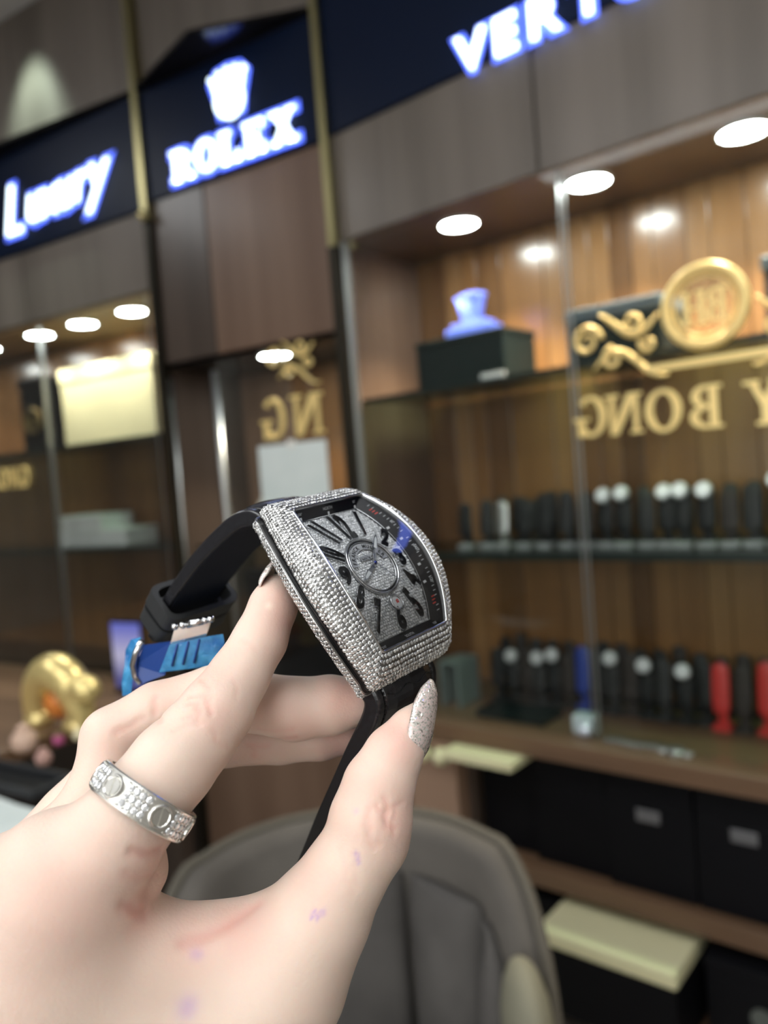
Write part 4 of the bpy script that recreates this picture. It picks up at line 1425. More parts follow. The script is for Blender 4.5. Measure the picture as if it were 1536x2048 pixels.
def gem_field(name, P, N, R, jitter=.24):
    """many brilliants in one mesh: P positions, N normals, R radii"""
    P, N, R = np.asarray(P), np.asarray(N), np.asarray(R)
    k = len(P)
    N = N + rng.normal(0, jitter, N.shape)
    N /= np.linalg.norm(N, axis=1)[:, None]
    up = np.where(np.abs(N[:, 2:3]) < .9, np.array([[0, 0, 1.]]), np.array([[1., 0, 0]]))
    A = np.cross(up, N)
    A /= np.linalg.norm(A, axis=1)[:, None]
    B = np.cross(N, A)
    an = rng.uniform(0, PI, k)[:, None]
    A, B = A * np.cos(an) + B * np.sin(an), -A * np.sin(an) + B * np.cos(an)
    V = P[:, None] + R[:, None, None] * (GV[None, :, :1] * A[:, None] + GV[None, :, 1:2] * B[:, None] + GV[None, :, 2:] * N[:, None])
    T = np.array(GT)[None] + (np.arange(k) * len(GV))[:, None, None]
    me = bpy.data.meshes.new(name)
    V = V.reshape(-1, 3)
    T = T.reshape(-1, 3)
    me.vertices.add(len(V))
    me.vertices.foreach_set('co', V.astype(np.float32).ravel())
    me.loops.add(T.size)
    me.loops.foreach_set('vertex_index', T.astype(np.int32).ravel())
    me.polygons.add(len(T))
    me.polygons.foreach_set('loop_start', (np.arange(len(T)) * 3).astype(np.int32))
    me.polygons.foreach_set('loop_total', np.full(len(T), 3, np.int32))
    me.update(calc_edges=True)
    me.validate()
    return me


M_gem = mat('diamond', (.80, .81, .80), .05, .75, spec=.9)
M_gem_ring = mat('diamond_ring', (.88, .89, .90), .06, .6, spec=.9)
gi = nd(M_gem, 'ShaderNodeNewGeometry')
gr = nd(M_gem, 'ShaderNodeValToRGB')
gr.color_ramp.elements[0].color, gr.color_ramp.elements[1].color = (.40, .40, .40, 1), (.90, .91, .90, 1)  # random tone per stone puts sparkle contrast into the colour
lk(M_gem, gi.outputs['Random Per Island'], gr.inputs[0])
lk(M_gem, gr.outputs[0], bs(M_gem).inputs['Base Color'])
M_gem_dial = mat('diamond_small', (.95, .97, .98), .12, .06, spec=1.0)
M_setting = mat('white_gold', (.34, .34, .335), .3, 1.0)  # darkened so that the gaps between the stones look dark

# ------------------------------------------------------------------ finger ring
ra = cp(300, 1585, 159) - cp(268, 1632, 156)
ax_img = cp(283, 1606, 156)
axis = np.array([.52, -.80, .36])
axis /= np.linalg.norm(axis)
rc = cp(287, 1601, 156.3)
e1 = np.cross(axis, np.array([0, 0, -1.]))          # across the finger
e1 /= np.linalg.norm(e1)
if e1[0] < 0:
    e1 = -e1
e2 = np.cross(axis, e1)                             # towards the lens
if e2[2] > 0:
    e2 = -e2
RR, RW = 9.55, 2.95                                 # inner radius, half width (mm)


def rp_(phi, h, r):
    """ring point: phi from the front, h along the finger"""
    return rc + axis * h + (e1 * math.sin(phi) + e2 * math.cos(phi)) * r


ring = Thing('finger_ring', 'wide silver ring with rows of diamonds and round slotted motifs on the index finger', 'ring', tuple(mm2w(rc)[0]))
prof = [(-RW, RR), (-RW, RR + 1.0), (-RW + .25, RR + 1.25), (-RW + .62, RR + 1.25), (-RW + .66, RR + 1.0), (RW - .66, RR + 1.0), (RW - .62, RR + 1.25), (RW - .25, RR + 1.25), (RW, RR + 1.0), (RW, RR)]
P = [mm2w([rp_(2 * PI * i / 96, h, r) for h, r in prof]) for i in range(96)]
M_ring = mat('ring_white_gold', (.86, .85, .81), .27, 1.0)
ring.part('band', MB().grid(P, closed_u=True, closed_v=True), M_ring, smooth=False)


def local_mesh(name, V, fs, O, X, Y, Z, smooth=False):
    mb = MB()
    V = np.asarray(V, float)
    mb.add(mm2w(O + V[:, :1] * X + V[:, 1:2] * Y + V[:, 2:] * Z), fs)
    return mb.mesh(name, smooth, tuple(mm2w(rc)[0]))


gem_me = None
PH0 = math.radians(-3)
for s in range(6):
    ph = PH0 + math.radians(30 + 60 * s)
    O = rp_(ph, 0, RR + 1.0)
    Z = e1 * math.sin(ph) + e2 * math.cos(ph)
    X = e1 * math.cos(ph) - e2 * math.sin(ph)
    q = MB().lathe([(1.62, -.2), (1.62, .28), (1.9, .5), (2.15, .5), (2.3, .28), (2.3, -.2)], n=32)
    o = ring.part('screw_motif', local_mesh('screw_motif', q.v, q.f, O, X, axis, Z), M_ring)
    q = MB()
    for sg in (-1, 1):                               # two half discs leave the slot between them
        pts = [(.14 * sg, -1.5), (.14 * sg, 1.5)] + [(sg * 1.56 * math.cos(t), 1.56 * math.sin(t)) for t in np.linspace(1.44, -1.44, 15)]
        n = len(pts)
        c_, s_ = math.cos(.35), math.sin(.35)
        pts = [(a * c_ - b_ * s_, a * s_ + b_ * c_) for a, b_ in pts]
        if sg < 0:
            pts = pts[::-1]
        q.slab(pts, -.2, .42)
    ring.part('screw_head', local_mesh('screw_head', q.v, q.f, O, X, axis, Z), M_ring, parent=o)
    for c in range(4):
        for rw in range(3):
            p2 = PH0 + math.radians(60 * s + (c - 1.5) * 7.6)
            if abs(c - 1.5) > 1 and rw == 1 and False:
                continue
            h = (rw - 1) * 1.48
            O2 = rp_(p2, h, RR + 1.12)
            Z2 = e1 * math.sin(p2) + e2 * math.cos(p2)
            X2 = e1 * math.cos(p2) - e2 * math.sin(p2)
            an = random.uniform(0, 1)
            ring.part('diamond', local_mesh('diamond', GV * .71, GF, O2, X2 * math.cos(an) + axis * math.sin(an), axis * math.cos(an) - X2 * math.sin(an), Z2), M_gem_ring)
    beads = MB()
    for c in range(5):
        for rw in range(4):
            p2 = PH0 + math.radians(60 * s + (c - 2) * 7.6)
            if abs(c - 2) == 2 and rw in (1, 2):
                continue
            beads.sphere(mm2w(rp_(p2, (rw - 1.5) * 1.48, RR + 1.3))[0], .00024, 6)
    ring.part('prongs', beads, M_ring, kind='stuff')

# ------------------------------------------------------------------ the wristwatch
WR = np.array([[.62888379, -.53905351, .56029144], [-.16881027, -.79810958, -.57838066], [.75895209, .26915127, -.59291595]])
WT = np.array([-.7253, 10.64, 184.2])
K_ = .0117
mw = Matrix.Identity(4)
ex, ey, ez = [RT * WR[0, i] - UP * WR[1, i] + FW * WR[2, i] for i in range(3)]
wo = mm2w(WT)[0]
for i in range(3):
    mw[i][0], mw[i][1], mw[i][2], mw[i][3] = ex[i], ey[i], ez[i], wo[i]


class Wf:
    m = mw


watch = Thing('wristwatch', 'curved diamond covered wristwatch with black numerals and black strap, held in the hand', 'watch', (0, 0, 0), Wf)


def wpart(name, mb, m, smooth=False, parent=None, label=None, kind=None, bevel=0):
    if isinstance(mb, MB):
        mb.v = [(v[0] * .001, v[1] * .001, v[2] * .001) for v in mb.v]
    return watch.part(name, mb, m, bevel, smooth, parent, label, kind)


def outline(wt, wm, L, rc_, n=200):
    """closed barrel outline, the same count of points for each: top, right, bottom, left"""
    def half(y):
        return wm - (wm - wt) * (y / L) ** 2
    pts = []
    nt, ns, nc_ = 26, 64, 10
    # right side from top to bottom, corners rounded
    ys = np.linspace(L - rc_, -L + rc_, ns)
    right = [(half(y), y) for y in ys]
    sl = 2 * (wm - wt) / L
    xr = half(L - rc_)
    cor = []
    x_in = xr - rc_
    tr = [(x_in + rc_ * math.sin(t), L - rc_ + rc_ * math.cos(t)) for t in np.linspace(0, PI / 2, nc_)[:-1]]
    br = [(x_in + rc_ * math.cos(t), -L + rc_ - rc_ * math.sin(t)) for t in np.linspace(0, PI / 2, nc_)[1:]]
    top = [(x, L) for x in np.linspace(-x_in, x_in, nt)[1:-1]]
    bot = [(x, -L) for x in np.linspace(x_in, -x_in, nt)[1:-1]]
    left = [(-x, y) for x, y in right[::-1]]
    tl = [(-x, y) for x, y in tr[::-1]]
    bl = [(-x, y) for x, y in br[::-1]]
    return np.array(top + tr + right + br + bot + bl + left + tl)


O_in = outline(12.3, 16.4, 19.6, 1.2)
O_out = outline(13.6, 22.1, 25.3, 2.6)
NP = len(O_in)


def zc(y):
    return -K_ * y * y


def ringpts(o, dz):
    return np.c_[o, zc(o[:, 1]) + dz]


def bez(t):
    """bezel section, t 0 at the crystal to 1 at the rim"""
    g, h = math.sin(t * PI / 2) ** .95, 1 - math.cos(t * PI / 2)
    o = O_in + (O_out - O_in) * g
    return np.c_[o, zc(o[:, 1]) - 3.6 * h + .15]


def scaled(o, d):
    """outline moved inwards by d"""
    t = np.roll(o, -1, 0) - np.roll(o, 1, 0)
    n = np.c_[t[:, 1], -t[:, 0]]
    n /= np.linalg.norm(n, axis=1)[:, None] + 1e-9
    return o + n * d


rows = [np.c_[O_in, zc(O_in[:, 1]) - 1.6]] + [bez(t) for t in np.linspace(0, 1, 12)] + [ringpts(O_out, -4.7), ringpts(scaled(O_out, .25), -5.0), ringpts(scaled(O_out, .9), -5.05)]
wpart('bezel', MB().grid(np.array(rows), closed_v=True), M_setting, smooth=True)
rim_ = MB().tube([tuple(p) for p in ringpts(scaled(O_in, -.1), .2)], .34, 8, closed=True)
wpart('crystal_rim', rim_, M_steel, smooth=True)
rows = [ringpts(scaled(O_out, .9), -5.0), ringpts(scaled(O_out, .55), -5.1), ringpts(scaled(O_out, .55), -7.5), ringpts(scaled(O_out, .9), -7.6)]
wpart('side_insert', MB().grid(np.array(rows), closed_v=True), mat('black_insert', (.006, .006, .007), .18), smooth=True, label='black band let into the case side')
rows = [ringpts(scaled(O_out, 1.0), -7.4), ringpts(scaled(O_out, .35), -7.5), ringpts(scaled(O_out, .3), -7.7), ringpts(scaled(O_out, .9), -9.3), ringpts(scaled(O_out, 2.2), -11.4), ringpts(scaled(O_out, 2.6), -11.8), ringpts(scaled(O_out, 4.5), -11.7)]
wpart('case_band', MB().grid(np.array(rows), closed_v=True), M_setting, smooth=True)
for dz, nm in ((-4.9, 'polished_edge'), (-7.55, 'polished_edge')):
    wpart(nm, MB().tube([tuple(p) for p in ringpts(scaled(O_out, .22), dz)], .19, 6, closed=True), M_steel, smooth=True)
cb = scaled(O_out, 4.4)
mb = MB().grid(np.array([ringpts(scaled(O_out, 4.4), -11.4), ringpts(scaled(O_out, 5.2), -12.6), ringpts(scaled(O_out, 6.5), -12.8)]), closed_v=True)
mb.f.append(tuple(range(2 * NP, 3 * NP)))
wpart('case_back', mb, M_steel)


def resample(P, step):
    Q = np.r_[P, P[:1]]
    s = np.r_[0, np.cumsum(np.linalg.norm(np.diff(Q, axis=0), axis=1))]
    n = max(8, int(round(s[-1] / step)))
    u = np.linspace(0, s[-1], n, endpoint=False)
    return np.stack([np.interp(u, s, Q[:, i]) for i in range(3)], 1), u / s[-1]


def surf_rows(fn, ts, step, stag=True):
    """rows of stones on a surface fn(t) -> closed row of points"""
    P, N = [], []
    for k, t in enumerate(ts):
        a, b_ = fn(t - .02), fn(t + .02)
        m_ = fn(t)
        tang = np.roll(m_, -1, 0) - np.roll(m_, 1, 0)
        nn = np.cross(tang, b_ - a)
        nn /= np.linalg.norm(nn, axis=1)[:, None] + 1e-9
        q, u = resample(m_, step)
        if k % 2 and stag:
            q, u = resample(np.roll(m_, 0, 0), step)
            q = .5 * (q + np.roll(q, -1, 0))
        # nearest source normal
        idx = np.argmin(((q[:, None] - m_[None]) ** 2).sum(2), 1)
        nn = nn[idx]
        out = q * np.array([1, 1, 0])
        out[:, 2] = 12
        sgn = np.sign((nn * out).sum(1))
        P.append(q)
        N.append(nn * sgn[:, None])
    return np.concatenate(P), np.concatenate(N)


P1, N1 = surf_rows(bez, [.10, .235, .37, .505, .64, .775, .91], 1.06)
P1b, N1b = surf_rows(lambda t: ringpts(O_out, -3.45 - 1.3 * t), [.30, .95], 1.06)
P1, N1 = np.r_[P1, P1b], np.r_[N1, N1b]


def low(t):
    d = .3 + .6 * t if t < .5 else .6 + 1.6 * (t - .5) * 1.9
    return ringpts(scaled(O_out, d), -7.75 - 3.9 * t)


P2, N2 = surf_rows(low, [.09, .29, .49, .69, .89], 1.06)
S = .001
wpart('pave_diamonds', gem_field('pave_diamonds', P1 * S, N1, np.full(len(P1), .00056)), M_gem, kind='stuff', label='rows of small diamonds over the bezel')
wpart('pave_diamonds', gem_field('pave_diamonds', P2 * S, N2, np.full(len(P2), .00056)), M_gem, kind='stuff', label='rows of small diamonds along the lower case side')

# dial
DZ = -3.6


def dz_(x, y, k=K_ * .9):
    return DZ - k * y * y


mb = MB()
gx, gy = np.linspace(-1, 1, 13), np.linspace(-1, 1, 25)


def half_in(y, ins=0):
    return 16.4 - ins - (16.4 - 12.3) * (y / 19.6) ** 2


P = [[(half_in(v * 19.4, .1) * u_, v * 19.4, dz_(0, v * 19.4) - .35) for u_ in gx] for v in gy]
wpart('dial_plate', MB().grid(P), mat('dial_silver', (.62, .64, .66), .4, .3), smooth=True)
LX, TY = 3.2, 2.5                       # widths of the black track
pts = []
y = -19.6 + TY + .45
r_ = 0
while y < 19.6 - TY - .2:
    hw = half_in(y, LX + .4)
    n = int(2 * hw / .78)
    for i in range(n + 1):
        x_ = -hw + 2 * hw * (i + (.5 if r_ % 2 else 0)) / n
        if abs(x_) < hw + .1:
            pts.append((x_, y))
    y += .68
    r_ += 1
pts = np.array(pts) + rng.normal(0, .05, (len(pts), 2))
PD = np.c_[pts, dz_(0, pts[:, 1]) - .28]
wpart('dial_diamonds', gem_field('dial_diamonds', PD * S, np.tile([0., 0, 1], (len(PD), 1)), np.full(len(PD), .00040), .32), M_gem_dial, kind='stuff', label='tiny diamonds covering the dial')
# black track round the dial, proud of it
M_track = mat('track_black', (.010, .010, .012), .22)
yo = np.linspace(-19.5, 19.5, 40)
ins_l = [(half_in(a, .05), a) for a in yo]
outer = [(half_in(a, .05), a) for a in yo] + [(-half_in(a, .05), a) for a in yo[::-1]]
yi = np.linspace(-19.6 + TY, 19.6 - TY, 40)
inner = [(half_in(a, LX), a) for a in yi] + [(-half_in(a, LX), a) for a in yi[::-1]]
RISE = 2.3                              # the track climbs from the dial to the crystal


def track_z(x, y):
    x, y = np.asarray(x, float), np.asarray(y, float)
    s = np.clip(np.minimum((half_in(y, .05) - np.abs(x)) / LX, (19.5 - np.abs(y)) / TY), 0, 1)
    return .12 + RISE * (1 - s)


mbt = MB()
P = np.array([[(p[0], p[1], dz_(*p) + h) for p in o] for o, h in ((inner, -.3), (inner, .12), (outer, .12 + RISE))])
mbt.grid(P, closed_v=True)
wpart('hour_track', mbt, M_track)
wpart('track_edge', MB().tube([(p[0], p[1], dz_(*p) + .14) for p in inner], .09, 6, closed=True), M_steel, smooth=True)
M_print = mat('white_print', (.85, .87, .88), .5)
M_redp = mat('red_print', (.75, .08, .06), .5)


def print_on(name, V, fs, cx_, cy_, ang, size, h, m, parent=None, sxx=1.0, thick=.0):
    c_, s_ = math.cos(ang), math.sin(ang)
    mb = MB()
    V = np.asarray(V, float)
    X = V[:, 0] * size * sxx
    Y = V[:, 1] * size
    gx_ = cx_ + X * c_ - Y * s_
    gy_ = cy_ + X * s_ + Y * c_
    mb.add(np.c_[gx_, gy_, dz_(gx_, gy_) + (h(gx_, gy_) + .03 if callable(h) else h)], fs)
    if thick:
        n = len(V)
        ed = {}
        for f in fs:
            for i in range(len(f)):
                e_ = (f[i], f[(i + 1) % len(f)])
                ed.setdefault(tuple(sorted(e_)), []).append(e_)
        mb.v += [(v[0], v[1], v[2] - thick) for v in mb.v[:n]]
        mb.f += [(e_[0][0], e_[0][0] + n, e_[0][1] + n, e_[0][1]) for e_ in ed.values() if len(e_) == 1]
    return wpart(name, mb, m, parent=parent)


for word, x_, y_, a, sz in (('NORTH', 0, 18.35, 0, .95), ('SOUTH', 0, -18.75, 0, .95), ('210°', -9.6, -18.85, 0, .85), ('150°', 10.2, -18.75, 0, .85), ('330°', -9.6, 18.4, 0, .75), ('30°', 9.8, 18.4, 0, .75),
                            ('60°', 14.35, 9.0, -1.35, .8), ('EAST', 15.35, 0, -PI / 2, .85), ('120°', 14.35, -9.0, -1.8, .8), ('300°', -14.4, 9.0, 1.35, .8), ('WEST', -15.35, 0, PI / 2, .85), ('240°', -14.4, -9, 1.8, .8)):
    V, fs = text_mesh(word, 1, 0, .02)
    print_on('track_lettering', V, fs, x_, y_, a, sz, track_z, M_print)
sq = np.array([(-.5, -.5), (.5, -.5), (.5, .5), (-.5, .5)])
for x_, y_ in ((0, 17.55), (-9.6, 17.6), (9.8, 17.5), (13.1, 8.2), (14.1, 4.0), (14.2, -4), (13.2, -8.5), (-13.1, 8.2), (-14.1, 4), (-14.2, -4), (-13.2, -8.5)):
    print_on('track_square', sq, [(0, 1, 2, 3)], x_, y_, 0, .62, track_z, M_print)
for i in range(-14, 15):
    if i % 4:
        for sg in (-1, 1):
            y_ = i * 1.15
            print_on('track_tick', sq, [(0, 1, 2, 3)], sg * (half_in(y_, 1.0)), y_, 0, .16, track_z, M_print, sxx=3.5)
for y_ in (13.2, 14.0, 14.8, -12.6, -13.4, -14.2):
    for sg in (-1, 1):
        print_on('red_tick', sq, [(0, 1, 2, 3)], sg * half_in(y_, 1.6), y_, 0, .34, track_z, M_redp, sxx=2.2)

# applied numerals, stretched away from the centre
M_num = mat('numeral_black', (.006, .006, .007), .10, coat=.6)
NUM = {12: (0.2, 12.4, 0, 8.2, .95), 1: (6.3, 12.2, -.42, 8.0, .9), 2: (9.9, 6.0, -.8, 5.8, .95), 3: (10.2, -.3, 0, 4.6, 1.2), 4: (9.7, -6.4, .62, 6.0, 1.0), 5: (6.6, -11.9, .42, 7.8, .95), 6: (.1, -14.0, 0, 5.4, 1.05),
       7: (-6.5, -11.8, -.42, 8.0, .95), 8: (-9.5, -6.2, -.70, 6.2, 1.0), 9: (-10.0, -.3, 0, 4.6, 1.2), 10: (-9.7, 5.9, .88, 6.6, .72), 11: (-6.3, 12.0, .44, 8.2, .8)}
for n_, (x_, y_, a, hgt, sx_) in NUM.items():
    V, fs = text_mesh(str(n_), 1, 0, .030)
    V[:, 1] -= (V[:, 1].max() + V[:, 1].min()) / 2
    hh = V[:, 1].max() - V[:, 1].min()
    V[:, 1] /= hh
    V[:, 0] *= sx_ * 4.6 / hgt
    V[:, 0] *= 1 + .30 * V[:, 1] * (1 if y_ > -1 else -1)          # fan out
    o = print_on('hour_numeral', V, fs, x_, y_, a, hgt, .62, M_num, thick=.75)
    V2 = V.copy()
    Vb, fb = text_mesh(str(n_), 1, 0, .062)
    Vb[:, 1] -= (Vb[:, 1].max() + Vb[:, 1].min()) / 2
    Vb[:, 1] /= hh
    Vb[:, 0] *= sx_ * 4.6 / hgt
    Vb[:, 0] *= 1 + .30 * Vb[:, 1] * (1 if y_ > -1 else -1)
    print_on('numeral_rim', Vb, fb, x_, y_, a, hgt, .40, M_steel, parent=o, thick=.5)

# centre disc
cring = MB()
CRR = 7.5
for rr, hz_, th in ((CRR, .25, .38), (CRR - .75, .2, .16)):
    cring.tube([(rr * math.cos(q), rr * math.sin(q), dz_(0, rr * math.sin(q)) + hz_) for q in np.linspace(0, 2 * PI, 65)[:-1]], th, 8, closed=True)
wpart('centre_ring', cring, M_steel, smooth=True)
wpart('centre_ring', MB().tube([((CRR - .4) * math.cos(q), (CRR - .4) * math.sin(q), dz_(0, CRR * math.sin(q)) + .16) for q in np.linspace(0, 2 * PI, 65)[:-1]], .24, 8, closed=True), M_num, smooth=True)
mb = MB()
qs = np.linspace(math.radians(8), math.radians(172), 33)
P = [[(r_ * math.cos(q), r_ * math.sin(q), dz_(0, r_ * math.sin(q)) + .22) for q in qs] for r_ in (4.6, 6.4)]
mb.grid(P)
wpart('name_arc', mb, mat('name_silver', (.60, .62, .63), .3, .5))
name = 'FRANCK MULLER'
for i, c_ in enumerate(name):
    if c_ == ' ':
        continue
    q = math.radians(163 - i * 12.1)
    V, fs = text_mesh(c_, 1, 0, .015)
    print_on('name_lettering', V, fs, 4.95 * math.cos(q), 4.95 * math.sin(q), q - PI / 2, 1.55, .26, M_num, sxx=.9)
mb = MB().slab([(-2.6, 1.7), (2.6, 1.7), (2.6, 2.95), (-2.6, 2.95)], DZ + .05, DZ + .2)
wpart('name_plate', mb, MATS['name_silver'])
V, fs = text_mesh('GENEVE', 1, 0, .015)
print_on('name_lettering', V, fs, 0, 1.93, 0, 1.22, .26, M_num)

# hands
M_lume = mat('hand_lume', (.80, .84, .86), .4)


def hand_part(nm, ang, L, w_, z, tail=1.5):
    c_, s_ = math.cos(ang), math.sin(ang)

    def fr(pts, z0, z1):
        return MB().slab([(a * c_ - b_ * s_, a * s_ + b_ * c_) for a, b_ in pts], DZ + z0, DZ + z1)
    o = wpart(nm, fr([(-w_ * .35, -tail), (w_ * .35, -tail), (w_ * .55, L * .35), (w_, L * .55), (w_ * .6, L * .88), (0, L), (-w_ * .6, L * .88), (-w_, L * .55), (-w_ * .55, L * .35)], z, z + .16), M_steel)
    wpart('lume', fr([(-w_ * .6, L * .52), (w_ * .6, L * .52), (w_ * .4, L * .84), (0, L * .92), (-w_ * .4, L * .84)], z + .165, z + .22), M_lume, parent=o)
    return o


hand_part('hour_hand', math.atan2(-6.2, 6.9), 9.6, .75, .75)
hand_part('minute_hand', math.atan2(5.6, -2.6) - 0 if False else math.radians(117), 7.2, .75, 1.0)
c_ = math.radians(214)
sh_ = MB().slab([(a * math.cos(c_) - b_ * math.sin(c_), a * math.sin(c_) + b_ * math.cos(c_)) for a, b_ in ((-.10, -4.6), (.10, -4.6), (.045, 9.5), (-.045, 9.5))], DZ + 1.25, DZ + 1.33)
sh_.lathe([(0, 1.34), (.55, 1.34), (.62, 1.2), (.62, .3), (0, .3)], (0, 0, DZ), 20)
wpart('second_hand', sh_, M_steel)
wpart('hand_cap', MB().lathe([(0, 1.62), (.3, 1.6), (.42, 1.45), (.42, 1.3), (0, 1.3)], (0, 0, DZ), 20), mat('blued_steel', (.05, .07, .30), .2, .8), smooth=True)
# date window low on the dial
dx, dy = 1.0, -10.4
dz0 = dz_(dx, dy)
o = wpart('date_window', MB().lathe([(1.6, -.2), (1.6, .55), (1.85, .7), (2.1, .55), (2.1, -.2)], (dx, dy, dz0), 28), M_steel, smooth=True)
wpart('date_disc', MB().lathe([(0, .3), (1.65, .3)], (dx, dy, dz0), 28), mat('date_white', (.85, .88, .90), .4), parent=o)
V, fs = text_mesh('8', 1, 0, .03)
V[:, 1] -= .35
print_on('date_lettering', V, fs, dx + .35, dy, 0, 1.9, .36, M_redp, parent=o)

# crystal over the dial
P = [[(half_in(v * 19.5, .0) * u_, v * 19.5, zc(v * 19.5) + .12 + .5 * (1 - u_ ** 2)) for u_ in np.linspace(-1, 1, 17)] for v in np.linspace(-1, 1, 31)]
wpart('crystal', MB().grid(P), M_crystal, smooth=True, label='clear curved crystal')


# strap: a section swept along a path in the watch's side plane
M_strap = noise_col(mat('strap_black', (.012, .012, .014), .24, spec=.6), (.009, .009, .011), (.017, .017, .02), 900, 3, bump=.15, dist=.0001)
M_lining = mat('strap_lining', (.010, .014, .026), .6, spec=.25)
M_stitch = mat('stitch_black', (.006, .006, .007), .6)


def sweep(path, w0, w1, thick, pad, n=70):
    """path [(y, z)], outside to the left of travel; returns lattice points and frames"""
    path = np.array(path, float)
    s = np.r_[0, np.cumsum(np.linalg.norm(np.diff(path, axis=0), axis=1))]
    u = np.linspace(0, s[-1], n)
    Q = np.stack([np.interp(u, s, path[:, i]) for i in range(2)], 1)
    for _ in range(14):
        Q[1:-1] = .25 * Q[:-2] + .5 * Q[1:-1] + .25 * Q[2:]
    T = np.gradient(Q, axis=0)
    T /= np.linalg.norm(T, axis=1)[:, None]
    return Q, T, u / s[-1]


def strap_piece(name, path, w0, w1, th0, th1, side, label):
    Q, T, u = sweep(path, w0, w1, th0, 0)
    Nn = np.c_[-T[:, 1], T[:, 0]] * side            # outward
    P, L_in = [], []
    for q, nn, t in zip(Q, Nn, u):
        hw = w0 + (w1 - w0) * t
        th = th0 + (th1 - th0) * t
        sec = []
        for x_, o in ((-hw, -.9), (-hw, -.25), (-hw + .5, .0), (-hw + 2.0, .05), (-hw + 2.5, -.18), (-hw + 3.0, .12), (-hw * .5, .38), (0, .5), (hw * .5, .38), (hw - 3.0, .12), (hw - 2.5, -.18), (hw - 2.0, .05), (hw - .5, 0), (hw, -.25), (hw, -.9), (hw - .3, -1), (-hw + .3, -1)):
            off = o * th * .5 if o > -.5 else o * th
            if o == -.25:
                off = -.25 * th * .5
            sec.append((x_, q[0] + nn[0] * off, q[1] + nn[1] * off))
        P.append(sec)
        L_in.append([(x_, q[0] - nn[0] * (th + d), q[1] - nn[1] * (th + d)) for x_, d in ((-hw + .9, -.02), (-hw + 1.1, .12), (hw - 1.1, .12), (hw - .9, -.02))])
    mb = MB().grid(P, closed_v=True)
    k = len(P[0])
    mb.f += [tuple(range(k)), tuple(range((len(P) - 1) * k + k - 1, (len(P) - 1) * k - 1, -1))]
    o = wpart(name, mb, M_strap, smooth=False, label=label)
    o.modifiers.new('bevel', 'BEVEL').width = .0002
    mb = MB().grid(L_in)
    wpart('lining', mb, M_lining, parent=o)
    st = MB()
    for i in range(2, len(Q) - 2):
        for sg in (-1, 1):
            hw = w0 + (w1 - w0) * u[i]
            a, b_ = Q[i], Q[i] * .4 + Q[i + 1] * .6
            nn = Nn[i] * (-.02)
            st.tube([(sg * (hw - 2.5), a[0] + nn[0], a[1] + nn[1]), (sg * (hw - 2.5), b_[0] + nn[0], b_[1] + nn[1])], .16, 5)
    wpart('stitching', st, M_stitch, parent=o, kind='stuff')
    for i in range(6, len(Q) - 3, 7):                # scale creases across the raised middle
        hw = (w0 + (w1 - w0) * u[i]) - 3.2
        pts_ = [(x_, Q[i][0] + Nn[i][0] * (.18 * th0 * .5 + (1 - (x_ / hw) ** 2) * .34 * th0 * .5) + T[i][0] * .6 * math.sin(x_ * .8 + i), Q[i][1] + Nn[i][1] * (.18 * th0 * .5 + (1 - (x_ / hw) ** 2) * .34 * th0 * .5) + T[i][1] * .6 * math.sin(x_ * .8 + i)) for x_ in np.linspace(-hw, hw, 14)]
        wpart('scale_crease', MB().tube(pts_, .13, 5), M_stitch, parent=o)
    return o, Q, T, Nn


up_path = [(20.0, -15.0), (24.0, -14.4), (26.8, -15.0), (29.2, -17.0), (31.6, -20.8), (33.2, -26.3), (34.6, -37.8), (35.4, -48.5), (35.1, -59), (34.6, -68), (33.0, -78), (31.0, -86)]
lo_path = [(-20.0, -14.6), (-24.5, -13.3), (-27.5, -13.0), (-30.0, -15.6), (-32.2, -20.8), (-35.0, -30.5), (-38.6, -40.5), (-43.6, -55), (-49, -69), (-53, -80), (-58, -92)]
s_up = strap_piece('strap', up_path, 11.6, 9.8, 4.4, 3.4, 1, 'buckle half of the black strap')
s_lo = strap_piece('strap', lo_path, 11.8, 9.6, 5.0, 3.0, -1, 'free half of the black strap, under the thumb')


def keeper(i, nm, wd, hw, th, grow):
    Q, T, Nn = s_up[1:]
    c, t, nn = Q[i], T[i], Nn[i]
    def ring_sec(x_, o, al):
        return (x_, c[0] + nn[0] * o + t[0] * al, c[1] + nn[1] * o + t[1] * al)
    P = []
    for al, g in ((-wd / 2, 0), (wd / 2, 0), (wd / 2, grow), (-wd / 2, grow)):
        lp = []
        for k in range(32):
            q = 2 * PI * k / 32
            X = math.copysign(abs(math.cos(q)) ** .28, math.cos(q)) * (hw + g)
            Y = math.copysign(abs(math.sin(q)) ** .4, math.sin(q)) * (th + g) - 2.2
            lp.append(ring_sec(X, Y, al))
        P.append(lp)
    return wpart(nm, MB().grid(P, closed_u=True, closed_v=True), mat('keeper_rubber', (.020, .021, .022), .5) if 'keeper_rubber' not in MATS else MATS['keeper_rubber'], smooth=False)


nQ = len(s_up[1])
keeper(int(nQ * .80), 'strap_keeper', 5.5, 11.2, 5.2, 1.7)
keeper(int(nQ * .89), 'strap_keeper', 5.0, 11.0, 5.0, 1.7)

# folding clasp in camera millimetres, wrapped in blue film
M_film = mat('blue_film', (.015, .17, .62), .22, spec=.6, coat=.5)
noise_col(M_film, (.015, .14, .40), (.06, .30, .56), 160, 3, (1, 1, 1), .35, .65, .8, dist=.002)
M_film2 = mat('blue_film_dark', (.01, .045, .22), .3)


def cpart(name, mb, m, smooth=False, parent=None, label=None, bevel=0):
    inv = np.array(mw.inverted())
    v = mm2w(mb.v)
    v = v @ inv[:3, :3].T + inv[:3, 3]
    mb.v = [tuple(p) for p in v]
    return watch.part(name, mb, m, bevel, smooth, parent, label)


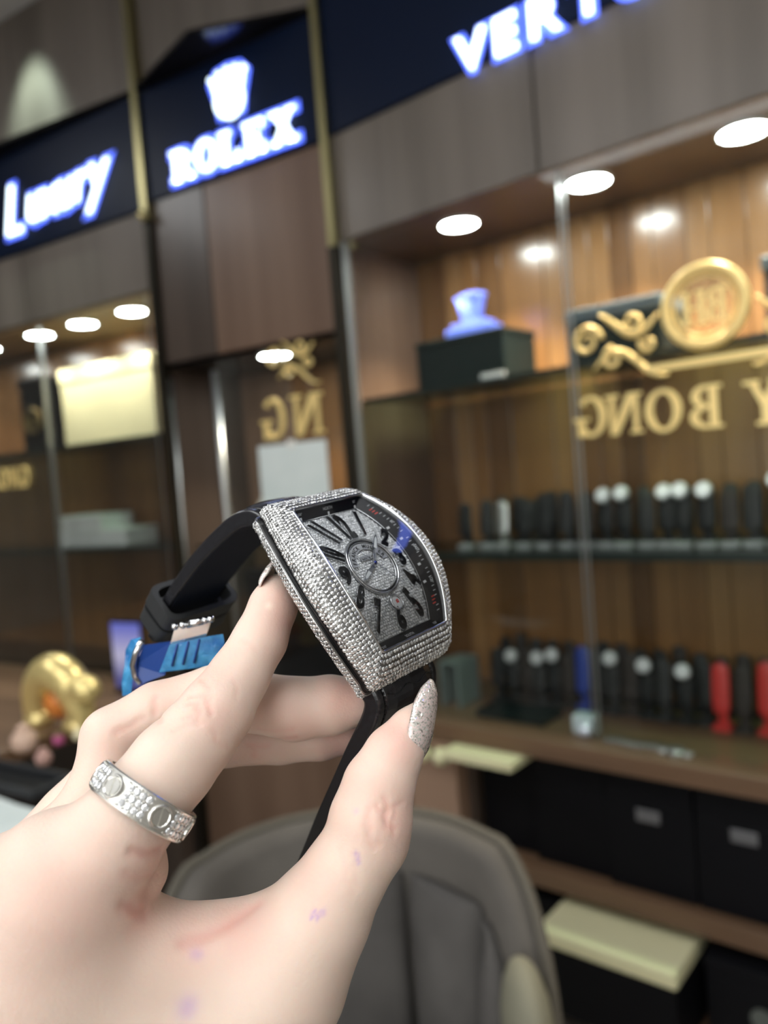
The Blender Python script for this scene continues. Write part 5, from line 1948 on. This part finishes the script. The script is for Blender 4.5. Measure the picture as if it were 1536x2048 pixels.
def plate(pts, depth_back):
    """front outline [(px,py,d)] pushed away from the lens"""
    n = len(pts)
    a = [cp(*p) for p in pts]
    b_ = [cp(p[0], p[1], p[2]) * (1 + depth_back / p[2]) for p in pts]
    return MB().add(a + b_, [tuple(range(n)), tuple(range(2 * n - 1, n - 1, -1))] + [(i, n + i, n + (i + 1) % n, (i + 1) % n) for i in range(n)])


clasp = cpart('clasp_blade', plate([(350, 1254, 216), (424, 1238, 214), (412, 1272, 216), (340, 1290, 218)], 1.5), M_steel, label='polished steel folding blade')
for (a, b_, d) in ((350, 1253, 215.5), (366, 1250, 215.2), (411, 1240, 214), (422, 1238, 213.8)):
    c0 = cp(a, b_, d)
    cpart('spring_pin', MB().sphere(tuple(c0), 1.05, 12, 1, 1, 1.3), M_steel, True, clasp)
c0, c1 = cp(374, 1249, 215), cp(406, 1241.5, 214.2)
cpart('hinge_tube', MB().tube([tuple(c0), tuple(c1)], 1.1, 12), M_steel, True, clasp)
cpart('clasp_film', plate([(339, 1290, 217), (408, 1274, 215), (446, 1268, 214), (449, 1285, 214.5), (440, 1330, 217), (318, 1345, 220)], 2.0), M_film, label='blue protective film over the clasp')
for k_ in range(3):
    a0, a1 = (355 + 22 * k_, 1288 - 5 * k_, 216.6 - .6 * k_), (344 + 22 * k_, 1332 - 3 * k_, 218.4 - .6 * k_)
    cpart('film_fold', MB().tube([tuple(cp(*a0)), tuple(cp(*a1))], .35, 6), M_film2, True)
cpart('clasp_body', plate([(288, 1290, 224), (345, 1282, 221), (330, 1350, 224), (272, 1372, 227), (270, 1330, 227)], 4.0), M_film2, label='dark blue wrapped clasp body')
pts_ = [cp(284, 1283, 224), cp(272, 1305, 225), cp(266, 1330, 226), cp(270, 1352, 227), cp(282, 1366, 227)]
cpart('clasp_rim', MB().tube([tuple(p) for p in pts_], 1.0, 10), M_steel, True)
cpart('film_wing', plate([(282, 1274, 226), (262, 1279, 228), (251, 1300, 229), (249, 1330, 230), (243, 1365, 231), (245, 1392, 232), (262, 1388, 231), (268, 1340, 229), (268, 1312, 228), (278, 1292, 226)], 1.2), M_film, label='loose wing of blue film')
